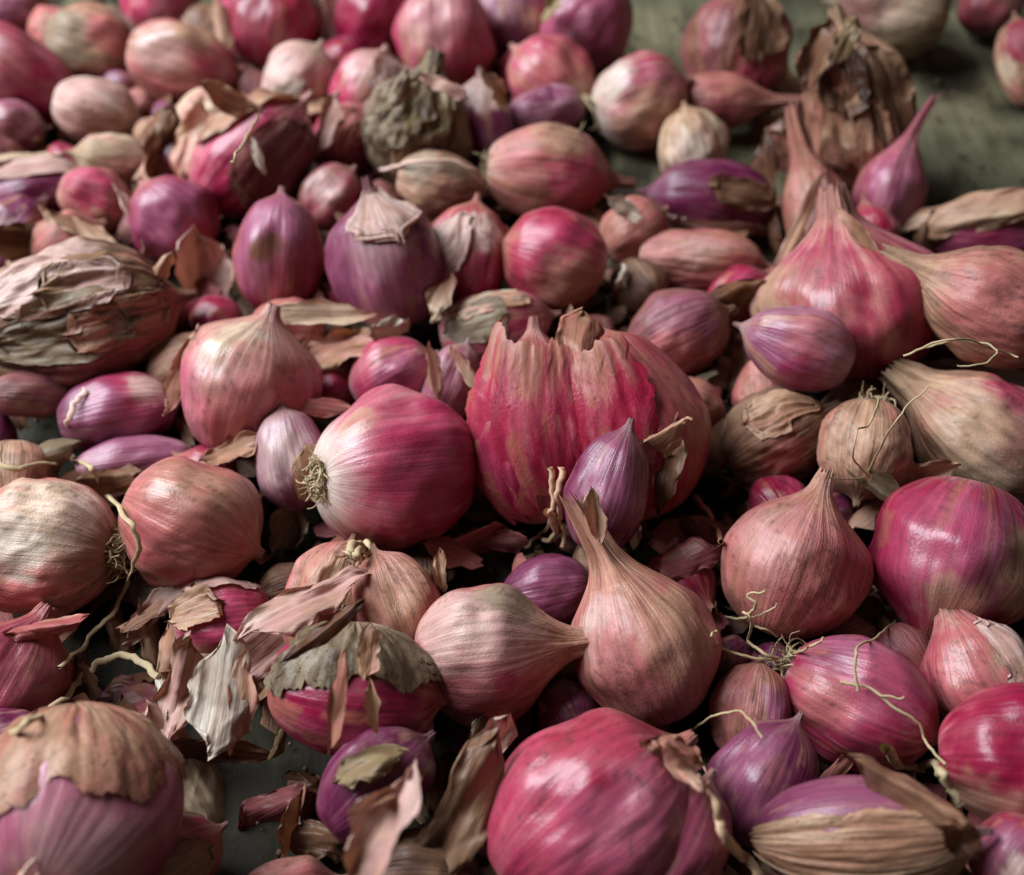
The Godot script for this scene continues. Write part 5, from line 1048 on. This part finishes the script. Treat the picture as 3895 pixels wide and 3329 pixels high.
	skin("curled dark empty husk in the left rows between the cream shallots", Vector3(-99.66, 19.52, -258.70), Vector3(0.324, 0.728, -0.604), Vector3(0.137, 0.596, 0.791), 10.468, 6.141, 1.2, 0.2, 3, "umber", 73, 0.6)
	skin("cream rim of the curled dark husk in the left rows", Vector3(-105.71, 12.61, -283.86), Vector3(0.940, -0.014, -0.341), Vector3(0.228, 0.771, 0.595), 7.187, 2.695, 1.2, 0.2, 1.5, "cream", 74, 0.6)
	skin("tan skins piled at the left edge above the purple slit bulb", Vector3(-139.40, 15.97, -258.17), Vector3(0.887, -0.025, -0.462), Vector3(0.310, 0.773, 0.553), 10.55, 3.657, 1.1, 0.2, 2.5, "cream", 75, 0.6)
	skin("pale skin beside the top of the glossy magenta shallot", Vector3(-105.25, 11.92, -256.12), Vector3(0.538, 0.572, -0.619), Vector3(0.115, 0.677, 0.726), 6.366, 3.112, 1.2, 0.2, 2, "cream", 76, 0.6)
	skin("twisted pale skin on the bare floor behind the big red double bulb", Vector3(48.96, 2.33, -151.70), Vector3(0.827, -0.206, 0.522), Vector3(-0.074, 0.882, 0.465), 6.543, 1.579, 1.1, 0.2, 1.5, "grey", 77, 0.6)
	skin("rosy skin lying in the dark gap right of the tall necked bulb", Vector3(34.69, 16.18, -119.35), Vector3(0.902, 0.352, -0.250), Vector3(-0.228, 0.881, 0.415), 6.663, 3.92, 0.8, 0.2, 2, "mauve", 78, 0.6)
	skin("small white flake standing beside the pointed purple clove", Vector3(26.62, 5.71, -132.27), Vector3(0.183, 0.591, -0.786), Vector3(-0.122, 0.807, 0.578), 2.958, 1.162, 1, 0.2, 1.5, "white", 79, 0.3)
	skin("brown skin scraps under the pink shallot with cream streaks", Vector3(-61.17, 13.17, -148.77), Vector3(0.907, 0.039, -0.419), Vector3(0.164, 0.884, 0.437), 6.701, 3.675, 1.1, 0.2, 3, "peach", 80, 0.6)
	skin("dark skin in the gap left of the big pink shallot", Vector3(-48.23, 2.43, -136.61), Vector3(0.475, 0.435, -0.765), Vector3(0.064, 0.850, 0.523), 5.623, 3.893, 0.8, 0.2, 3, "grey", 81, 0.6)
	loose_strand("dry_stalk", "short pink stalk leaning on the round speckled bulb", "dry stalk", Vector3(43.66, 4.87, -134.84), 0.7, 0.5, "rose", [Vector3(-2.99, -1.70, -9.39), Vector3(-1.02, -0.06, -4.71), Vector3(0.00, 0.00, 0.00), Vector3(-3.10, 17.37, 16.18)], 1, "")
	bulb("dark mauve shallot in the shade under the shrivelled striped one", Vector3(-109.74, 8.53, -165.30), 6.001, Vector3(0.910, -0.313, -0.272), 9.052, 5.57, "mauve", {}, 210)
	bulb("small deep violet shallot showing behind the large front left one at the left edge", Vector3(-89.66, 9.79, -82.40), 4.78, Vector3(0.869, -0.241, -0.432), 6.289, 4.671, "purple", {}, 211)
	skin("cream crumpled skin left of the big pink leaning shallot", Vector3(-90.07, 19.44, -259.55), Vector3(0.272, 0.758, -0.593), Vector3(0.129, 0.582, 0.803), 11.189, 5.874, 0.9, 0.2, 2.2, "cream", 82, 0.6)
	skin("amber torn skin under the pearly pink shallot", Vector3(-60.01, 12.45, -289.58), Vector3(0.978, 0.012, -0.210), Vector3(0.124, 0.775, 0.619), 8.79, 3.94, 0.9, 0.2, 2, "peach", 83, 0.6)
	skin("pale pink skin folded against the lower pink wrinkled shallot", Vector3(-51.86, 22.28, -262.58), Vector3(0.382, 0.743, -0.550), Vector3(0.009, 0.592, 0.806), 8.667, 3.635, 1, 0.2, 2, "blush", 84, 0.6)
	skin("tan skin below the plump pink shallot in the far left rows", Vector3(-76.60, 34.00, -255.40), Vector3(0.882, -0.471, 0.024), Vector3(0.355, 0.694, 0.626), 8.007, 3.47, 1, 0.2, 2, "peach", 85, 0.6)
	skin("brown skin behind the plump pink shallot in the far left rows", Vector3(-94.63, 1.56, -335.82), Vector3(0.334, -0.859, 0.388), Vector3(0.312, 0.489, 0.815), 9.836, 4.07, 1.2, 0.2, 2, "tan", 86, 0.6)
	skin("tan skin wedged between the glossy magenta and scarred shallots", Vector3(-79.86, 2.55, -232.24), Vector3(0.521, 0.568, -0.637), Vector3(0.073, 0.714, 0.696), 8.247, 3.574, 1, 0.2, 2, "peach", 87, 0.6)
	skin("small whitish skin at the neck of the striped tan pink shallot", Vector3(29.26, 20.48, -226.88), Vector3(0.872, -0.331, 0.360), Vector3(0.038, 0.780, 0.625), 5.179, 2.33, 1, 0.2, 2, "white", 88, 0.6)
	skin("dusky skin draped behind the long upright neck", Vector3(85.01, 1.75, -274.58), Vector3(0.669, -0.500, 0.550), Vector3(-0.050, 0.708, 0.704), 10.55, 5.125, 1.1, 0.2, 2.5, "tan", 89, 0.6)
	skin("brown skin between the two brown wrinkled and speckled shallots", Vector3(51.87, 2.36, -148.38), Vector3(0.806, 0.488, -0.335), Vector3(-0.296, 0.823, 0.485), 6.707, 2.906, 1, 0.2, 2, "umber", 90, 0.6)
	skin("rosy scrap of skin in the dark gap below the big crimson double shallot", Vector3(-2.78, 2.46, -132.64), Vector3(0.985, -0.109, 0.134), Vector3(0.048, 0.916, 0.398), 5.88, 2.352, 0.9, 0.2, 2, "mauve", 91, 0.6)
	skin("tan torn skin between the small lilac clove and the withered grey bulb", Vector3(-5.06, 27.70, -271.65), Vector3(0.495, -0.750, 0.439), Vector3(0.167, 0.578, 0.799), 6.752, 3.095, 1.1, 0.2, 2, "tan", 92, 0.6)
	skin("pale skin chip beside the large violet cream flecked shallot", Vector3(-17.50, 19.04, -193.96), Vector3(0.350, 0.687, -0.637), Vector3(-0.045, 0.692, 0.721), 5.514, 3.117, 0.9, 0.2, 2, "cream", 93, 0.6)
	skin("tan skin between the brown mauve shallot and the empty brown husk", Vector3(90.71, 2.68, -318.08), Vector3(0.791, -0.401, 0.462), Vector3(-0.051, 0.709, 0.703), 11.79, 5.895, 1, 0.2, 2, "tan", 94, 0.6)
	skin("dull brown skin in front of the lying pink tan shallot by the bare floor", Vector3(83.24, 2.25, -291.99), Vector3(0.944, 0.324, 0.061), Vector3(-0.295, 0.746, 0.598), 11.536, 5.612, 1, 0.2, 2, "brown", 95, 0.6)
	skin("pale brown skin fold left of the tall pale neck", Vector3(80.01, 2.30, -281.62), Vector3(0.433, 0.802, -0.412), Vector3(-0.321, 0.564, 0.761), 9.161, 3.97, 1, 0.2, 2, "blush", 96, 0.6)
	skin("brown crumpled skin beside the neck of the empty brown husk", Vector3(83.01, 40.66, -268.74), Vector3(0.243, 0.878, -0.413), Vector3(-0.300, 0.473, 0.829), 8.923, 4.597, 1, 0.2, 2.5, "brown", 97, 0.6)
	skin("dark torn skin between the tall pale neck and the empty brown husk", Vector3(89.03, 13.21, -257.86), Vector3(0.182, 0.839, -0.512), Vector3(-0.276, 0.544, 0.793), 10.191, 5.096, 1, 0.2, 2.5, "umber", 98, 0.6)
	skin("curled brown skin at the foot of the slender lilac pink shallot", Vector3(113.26, 10.07, -230.29), Vector3(0.408, 0.806, -0.429), Vector3(-0.411, 0.582, 0.702), 8.32, 4.026, 1.1, 0.2, 2, "brown", 99, 0.6)
	skin("added dark skin sheet standing for shade on the floor of the front left gap", Vector3(-42.45, 1.97, -74.30), Vector3(0.893, -0.024, -0.449), Vector3(0.144, 0.961, 0.235), 7.134, 4.102, 0.5, 0.2, 2, "mauve", 100, 0.6)  # added sheet, darkens the gap where only shade lies
	skin("small added brown scrap that darkens the back of the front left gap", Vector3(-38.72, 1.94, -79.84), Vector3(0.963, -0.246, 0.113), Vector3(0.209, 0.941, 0.266), 4.726, 2.181, 0.9, 0.2, 2, "umber", 101, 0.6)  # also added, hides lit floor in the shaded gap
	bulb("small dark crimson shallot half hidden to the right of the flat tan pink shallot", Vector3(58.55, 0.00, -204.37), 8.55, Vector3(0.736, 0.417, -0.533), 10.08, 9, "crim", {"q": 0.6, "nl": 0.219, "tp": 0.3, "nr": 0.12, "wr": 0.03}, 300, "small shallots half hidden in the heap")
	bulb("small dark purple shallot half hidden below the purple shallot", Vector3(-135.76, 0.00, -233.81), 8.55, Vector3(0.432, 0.199, -0.880), 10.08, 9, "purple", {"q": 0.6, "nl": 0.287, "tp": 0.3, "nr": 0.12, "wr": 0.03}, 301, "small shallots half hidden in the heap")
	bulb("small dusty rose shallot half hidden below the dusty pink shallot", Vector3(-120.12, 0.00, -226.95), 8.55, Vector3(0.800, 0.250, -0.546), 10.08, 9, "rose", {"q": 0.6, "nl": 0.181, "tp": 0.3, "nr": 0.12, "wr": 0.03}, 302, "small shallots half hidden in the heap")
	bulb("small brown skinned shallot half hidden behind the plump pink shallot", Vector3(-103.28, 0.00, -341.37), 8.55, Vector3(0.268, 0.468, -0.842), 10.08, 9, "brown", {"q": 0.6, "nl": 0.322, "tp": 0.3, "nr": 0.12, "wr": 0.03}, 303, "small shallots half hidden in the heap")
	bulb("small brown skinned shallot half hidden below the violet shallot", Vector3(-15.04, 0.00, -59.80), 8.55, Vector3(-0.997, -0.071, -0.041), 10.08, 9, "brown", {"q": 0.6, "nl": 0.171, "tp": 0.3, "nr": 0.12, "wr": 0.03}, 304, "small shallots half hidden in the heap")
	bulb("small dusky mauve shallot half hidden below the small lilac grey shallot", Vector3(-150.26, 0.00, -262.88), 8.55, Vector3(-0.071, 0.228, -0.971), 10.08, 9, "mauve", {"q": 0.6, "nl": 0.107, "tp": 0.3, "nr": 0.12, "wr": 0.03}, 305, "small shallots half hidden in the heap")
	bulb("small dusty rose shallot half hidden to the left of the olive tan shallot", Vector3(-155.59, 0.00, -340.79), 8.55, Vector3(-0.884, 0.121, -0.451), 10.08, 9, "rose", {"q": 0.6, "nl": 0.211, "tp": 0.3, "nr": 0.12, "wr": 0.03}, 306, "small shallots half hidden in the heap")
	bulb("small tan shallot half hidden behind the pale brown shallot", Vector3(-109.23, 0.00, -144.26), 8.55, Vector3(0.207, -0.131, 0.970), 10.08, 9, "tan", {"q": 0.6, "nl": 0.254, "tp": 0.3, "nr": 0.12, "wr": 0.03}, 307, "small shallots half hidden in the heap")
	bulb("small dusty rose shallot half hidden behind the pink shallot", Vector3(-56.27, 0.00, -192.19), 8.55, Vector3(-0.789, 0.258, 0.557), 10.08, 9, "rose", {"q": 0.6, "nl": 0.132, "tp": 0.3, "nr": 0.12, "wr": 0.03}, 308, "small shallots half hidden in the heap")
	bulb("small dark purple shallot half hidden below the pale beige shallot", Vector3(-98.54, 0.00, -266.02), 8.55, Vector3(0.798, 0.159, -0.581), 10.08, 9, "purple", {"q": 0.6, "nl": 0.347, "tp": 0.3, "nr": 0.12, "wr": 0.03}, 309, "small shallots half hidden in the heap")
	bulb("small dark crimson shallot half hidden to the left of the upper pink shallot", Vector3(-56.53, 0.00, -319.67), 8.55, Vector3(-0.772, -0.002, 0.636), 10.08, 9, "crim", {"q": 0.6, "nl": 0.202, "tp": 0.3, "nr": 0.12, "wr": 0.03}, 310, "small shallots half hidden in the heap")
	bulb("small tan shallot half hidden to the left of the pink shallot", Vector3(-77.97, 0.00, -179.31), 8.55, Vector3(0.952, 0.163, -0.258), 10.08, 9, "tan", {"q": 0.6, "nl": 0.265, "tp": 0.3, "nr": 0.12, "wr": 0.03}, 311, "small shallots half hidden in the heap")
	bulb("small brown skinned shallot half hidden behind the tan shallot", Vector3(78.75, 0.00, -163.17), 8.55, Vector3(0.847, 0.352, -0.399), 10.08, 9, "brown", {"q": 0.6, "nl": 0.13, "tp": 0.3, "nr": 0.12, "wr": 0.03}, 312, "small shallots half hidden in the heap")
	bulb("small brown skinned shallot half hidden to the right of the deep purple shallot", Vector3(123.28, 0.00, -177.57), 7.125, Vector3(0.911, 0.392, -0.130), 8.4, 7.5, "brown", {"q": 0.6, "nl": 0.259, "tp": 0.3, "nr": 0.12, "wr": 0.03}, 313, "small shallots half hidden in the heap")
	bulb("small dusky mauve shallot half hidden to the right of the tan shallot", Vector3(95.60, 0.00, -169.58), 7.125, Vector3(-0.946, -0.134, 0.295), 8.4, 7.5, "mauve", {"q": 0.6, "nl": 0.267, "tp": 0.3, "nr": 0.12, "wr": 0.03}, 314, "small shallots half hidden in the heap")
	bulb("small dusty rose shallot half hidden below the tan shallot", Vector3(85.79, 0.00, -141.09), 7.125, Vector3(0.022, -0.195, 0.981), 8.4, 7.5, "rose", {"q": 0.6, "nl": 0.103, "tp": 0.3, "nr": 0.12, "wr": 0.03}, 315, "small shallots half hidden in the heap")
	bulb("small dusty rose shallot half hidden to the left of the brown wrinkled shallot", Vector3(41.68, 0.00, -167.84), 7.125, Vector3(-0.936, 0.345, -0.068), 8.4, 7.5, "rose", {"q": 0.6, "nl": 0.235, "tp": 0.3, "nr": 0.12, "wr": 0.03}, 316, "small shallots half hidden in the heap")
	bulb("small dark crimson shallot half hidden to the left of the pinkish tan shallot", Vector3(2.99, 0.00, -319.89), 7.125, Vector3(0.110, 0.240, 0.965), 8.4, 7.5, "crim", {"q": 0.6, "nl": 0.305, "tp": 0.3, "nr": 0.12, "wr": 0.03}, 317, "small shallots half hidden in the heap")
	bulb("small brown skinned shallot half hidden below the small dusty rose shallot", Vector3(33.29, 0.00, -211.01), 7.125, Vector3(0.487, -0.100, 0.868), 8.4, 7.5, "brown", {"q": 0.6, "nl": 0.292, "tp": 0.3, "nr": 0.12, "wr": 0.03}, 318, "small shallots half hidden in the heap")
	bulb("small dark crimson shallot half hidden behind the large tan pink shallot", Vector3(33.88, 0.00, -117.66), 7.125, Vector3(0.628, 0.348, 0.696), 8.4, 7.5, "crim", {"q": 0.6, "nl": 0.117, "tp": 0.3, "nr": 0.12, "wr": 0.03}, 319, "small shallots half hidden in the heap")
	bulb("small dark crimson shallot half hidden behind the round tan rose shallot", Vector3(57.83, 0.00, -138.25), 7.125, Vector3(0.190, 0.377, 0.907), 8.4, 7.5, "crim", {"q": 0.6, "nl": 0.163, "tp": 0.3, "nr": 0.12, "wr": 0.03}, 320, "small shallots half hidden in the heap")
	bulb("small dusty rose shallot half hidden behind the brown wrinkled shallot", Vector3(59.99, 0.00, -173.74), 7.125, Vector3(0.147, 0.062, -0.987), 8.4, 7.5, "rose", {"q": 0.6, "nl": 0.155, "tp": 0.3, "nr": 0.12, "wr": 0.03}, 321, "small shallots half hidden in the heap")
	bulb("small dark purple shallot half hidden below the dark mauve shallot", Vector3(-120.49, 0.00, -157.75), 7.125, Vector3(0.228, 0.110, 0.968), 8.4, 7.5, "purple", {"q": 0.6, "nl": 0.302, "tp": 0.3, "nr": 0.12, "wr": 0.03}, 322, "small shallots half hidden in the heap")
	bulb("small dark purple shallot half hidden to the right of the pale cream pink shallot", Vector3(-126.69, 0.00, -309.43), 5.89, Vector3(-0.898, 0.293, -0.329), 6.944, 6.2, "purple", {"q": 0.6, "nl": 0.185, "tp": 0.3, "nr": 0.12, "wr": 0.03}, 323, "small shallots half hidden in the heap")
	bulb("small dark crimson shallot half hidden to the right of the purple shallot", Vector3(-132.87, 0.00, -267.88), 5.89, Vector3(0.421, 0.139, 0.896), 6.944, 6.2, "crim", {"q": 0.6, "nl": 0.262, "tp": 0.3, "nr": 0.12, "wr": 0.03}, 324, "small shallots half hidden in the heap")
	bulb("small dusky mauve shallot half hidden to the left of the pearly pink shallot", Vector3(-83.24, 0.00, -308.60), 5.89, Vector3(0.405, 0.307, -0.861), 6.944, 6.2, "mauve", {"q": 0.6, "nl": 0.133, "tp": 0.3, "nr": 0.12, "wr": 0.03}, 325, "small shallots half hidden in the heap")
	bulb("small dusky mauve shallot half hidden behind the glossy pink and violet shallot", Vector3(76.54, 0.00, -103.27), 5.89, Vector3(-0.433, -0.150, -0.889), 6.944, 6.2, "mauve", {"q": 0.6, "nl": 0.229, "tp": 0.3, "nr": 0.12, "wr": 0.03}, 326, "small shallots half hidden in the heap")
	bulb("small dark crimson shallot half hidden behind the pink shallot", Vector3(-75.68, 0.00, -199.83), 5.89, Vector3(-0.996, 0.074, -0.048), 6.944, 6.2, "crim", {"q": 0.6, "nl": 0.322, "tp": 0.3, "nr": 0.12, "wr": 0.03}, 327, "small shallots half hidden in the heap")
	bulb("small tan shallot half hidden to the right of the flat cream shallot", Vector3(-109.40, 0.00, -280.79), 5.89, Vector3(0.839, -0.194, 0.509), 6.944, 6.2, "tan", {"q": 0.6, "nl": 0.2, "tp": 0.3, "nr": 0.12, "wr": 0.03}, 328, "small shallots half hidden in the heap")
	bulb("small brown skinned shallot half hidden to the right of the dark violet shallot", Vector3(18.79, 0.00, -124.92), 5.89, Vector3(-0.492, 0.345, -0.800), 6.944, 6.2, "brown", {"q": 0.6, "nl": 0.327, "tp": 0.3, "nr": 0.12, "wr": 0.03}, 329, "small shallots half hidden in the heap")
	bulb("small dark purple shallot half hidden to the left of the large tan pink shallot", Vector3(10.47, 0.00, -90.96), 5.89, Vector3(0.335, 0.311, 0.889), 6.944, 6.2, "purple", {"q": 0.6, "nl": 0.11, "tp": 0.3, "nr": 0.12, "wr": 0.03}, 330, "small shallots half hidden in the heap")
	bulb("small dusky mauve shallot half hidden to the left of the dusty pink shallot", Vector3(20.77, 0.00, -192.32), 5.89, Vector3(0.024, -0.050, 0.998), 6.944, 6.2, "mauve", {"q": 0.6, "nl": 0.146, "tp": 0.3, "nr": 0.12, "wr": 0.03}, 331, "small shallots half hidden in the heap")
	bulb("small dark crimson shallot half hidden below the glossy magenta shallot", Vector3(-86.59, 0.00, -203.53), 5.89, Vector3(-0.989, -0.115, -0.097), 6.944, 6.2, "crim", {"q": 0.6, "nl": 0.324, "tp": 0.3, "nr": 0.12, "wr": 0.03}, 332, "small shallots half hidden in the heap")
	bulb("small brown skinned shallot half hidden to the left of the violet shallot", Vector3(43.76, 0.00, -60.32), 5.89, Vector3(0.181, 0.242, -0.953), 6.944, 6.2, "brown", {"q": 0.6, "nl": 0.178, "tp": 0.3, "nr": 0.12, "wr": 0.03}, 333, "small shallots half hidden in the heap")
	bulb("small dark crimson shallot half hidden behind the smooth round dusty rose shallot", Vector3(-68.81, 0.00, -149.58), 5.89, Vector3(-0.849, 0.390, -0.356), 6.944, 6.2, "crim", {"q": 0.6, "nl": 0.27, "tp": 0.3, "nr": 0.12, "wr": 0.03}, 334, "small shallots half hidden in the heap")
	bulb("small dusky mauve shallot half hidden to the right of the small pearly pink shallot", Vector3(-37.37, 0.00, -248.91), 5.89, Vector3(-0.665, 0.237, 0.708), 6.944, 6.2, "mauve", {"q": 0.6, "nl": 0.265, "tp": 0.3, "nr": 0.12, "wr": 0.03}, 335, "small shallots half hidden in the heap")
	bulb("small dark purple shallot half hidden behind the tan striped shallot", Vector3(42.06, 0.00, -103.23), 4.75, Vector3(0.791, -0.181, -0.585), 5.6, 5, "purple", {"q": 0.6, "nl": 0.177, "tp": 0.3, "nr": 0.12, "wr": 0.03}, 336, "small shallots half hidden in the heap")
	bulb("small brown skinned shallot half hidden to the right of the large pale pink shallot", Vector3(8.21, 0.00, -101.97), 4.75, Vector3(0.142, 0.089, -0.986), 5.6, 5, "brown", {"q": 0.6, "nl": 0.316, "tp": 0.3, "nr": 0.12, "wr": 0.03}, 337, "small shallots half hidden in the heap")
	bulb("small dark purple shallot half hidden to the left of the glossy pink and violet shallot", Vector3(50.82, 0.00, -101.17), 4.75, Vector3(-0.303, 0.119, 0.945), 5.6, 5, "purple", {"q": 0.6, "nl": 0.193, "tp": 0.3, "nr": 0.12, "wr": 0.03}, 338, "small shallots half hidden in the heap")
	bulb("small dark purple shallot half hidden to the left of the pale beige shallot", Vector3(-108.84, 0.00, -295.10), 4.75, Vector3(0.268, 0.134, 0.954), 5.6, 5, "purple", {"q": 0.6, "nl": 0.102, "tp": 0.3, "nr": 0.12, "wr": 0.03}, 339, "small shallots half hidden in the heap")
	bulb("small dusky mauve shallot half hidden to the left of the very large rosy double shallot", Vector3(-4.76, 0.00, -70.45), 4.75, Vector3(-0.238, 0.319, -0.917), 5.6, 5, "mauve", {"q": 0.6, "nl": 0.147, "tp": 0.3, "nr": 0.12, "wr": 0.03}, 340, "small shallots half hidden in the heap")
	bulb("small dark purple shallot half hidden behind the round tan rose shallot", Vector3(69.74, 0.00, -139.68), 4.75, Vector3(0.923, 0.161, -0.350), 5.6, 5, "purple", {"q": 0.6, "nl": 0.202, "tp": 0.3, "nr": 0.12, "wr": 0.03}, 341, "small shallots half hidden in the heap")
	bulb("small dusky mauve shallot half hidden to the left of the glossy magenta shallot", Vector3(-104.94, 0.00, -238.14), 4.75, Vector3(0.667, 0.198, -0.719), 5.6, 5, "mauve", {"q": 0.6, "nl": 0.171, "tp": 0.3, "nr": 0.12, "wr": 0.03}, 342, "small shallots half hidden in the heap")
	bulb("small tan shallot half hidden to the left of the lilac pink clove", Vector3(59.62, 0.00, -189.75), 4.75, Vector3(0.866, -0.068, 0.495), 5.6, 5, "tan", {"q": 0.6, "nl": 0.12, "tp": 0.3, "nr": 0.12, "wr": 0.03}, 343, "small shallots half hidden in the heap")
	bulb("small dusty rose shallot half hidden to the left of the very dark crimson shallot", Vector3(-61.22, 0.00, -344.57), 4.75, Vector3(-0.423, 0.011, 0.906), 5.6, 5, "rose", {"q": 0.6, "nl": 0.156, "tp": 0.3, "nr": 0.12, "wr": 0.03}, 344, "small shallots half hidden in the heap")
	bulb("small brown skinned shallot half hidden to the left of the two lobed tan rose shallot", Vector3(-46.98, 0.00, -120.37), 4.75, Vector3(0.932, 0.049, -0.359), 5.6, 5, "brown", {"q": 0.6, "nl": 0.219, "tp": 0.3, "nr": 0.12, "wr": 0.03}, 345, "small shallots half hidden in the heap")
	bulb("small dark purple shallot half hidden below the large pale pink shallot", Vector3(-6.54, 0.00, -84.02), 4.75, Vector3(0.331, 0.312, 0.890), 5.6, 5, "purple", {"q": 0.6, "nl": 0.297, "tp": 0.3, "nr": 0.12, "wr": 0.03}, 346, "small shallots half hidden in the heap")
	bulb("small dusky mauve shallot half hidden below the purple clove", Vector3(13.53, 0.00, -134.09), 4.75, Vector3(0.416, 0.197, 0.888), 5.6, 5, "mauve", {"q": 0.6, "nl": 0.2, "tp": 0.3, "nr": 0.12, "wr": 0.03}, 347, "small shallots half hidden in the heap")
	bulb("small dark crimson shallot half hidden to the left of the large violet shallot", Vector3(-45.07, 0.00, -210.77), 4.75, Vector3(-0.503, 0.391, -0.770), 5.6, 5, "crim", {"q": 0.6, "nl": 0.344, "tp": 0.3, "nr": 0.12, "wr": 0.03}, 348, "small shallots half hidden in the heap")
	bulb("small dark crimson shallot half hidden to the left of the small pink shallot", Vector3(-43.12, 0.00, -176.01), 4.75, Vector3(-0.819, 0.403, 0.409), 5.6, 5, "crim", {"q": 0.6, "nl": 0.323, "tp": 0.3, "nr": 0.12, "wr": 0.03}, 349, "small shallots half hidden in the heap")
	bulb("small brown skinned shallot half hidden to the right of the two lobed tan rose shallot", Vector3(-18.87, 0.00, -121.55), 4.75, Vector3(0.006, 0.285, -0.958), 5.6, 5, "brown", {"q": 0.6, "nl": 0.331, "tp": 0.3, "nr": 0.12, "wr": 0.03}, 350, "small shallots half hidden in the heap")
	bulb("small brown skinned shallot half hidden behind the glossy pink and violet shallot", Vector3(67.43, 0.00, -107.78), 4.75, Vector3(-0.834, 0.473, 0.283), 5.6, 5, "brown", {"q": 0.6, "nl": 0.299, "tp": 0.3, "nr": 0.12, "wr": 0.03}, 351, "small shallots half hidden in the heap")
	bulb("small dark purple shallot half hidden to the left of the large shrivelled shallot", Vector3(-138.76, 0.00, -221.08), 4.75, Vector3(0.586, -0.155, 0.795), 5.6, 5, "purple", {"q": 0.6, "nl": 0.337, "tp": 0.3, "nr": 0.12, "wr": 0.03}, 352, "small shallots half hidden in the heap")
	bulb("small dusty rose shallot half hidden to the right of the pale cream pink shallot", Vector3(-118.93, 0.00, -302.79), 4.75, Vector3(-0.973, -0.127, 0.193), 5.6, 5, "rose", {"q": 0.6, "nl": 0.105, "tp": 0.3, "nr": 0.12, "wr": 0.03}, 353, "small shallots half hidden in the heap")
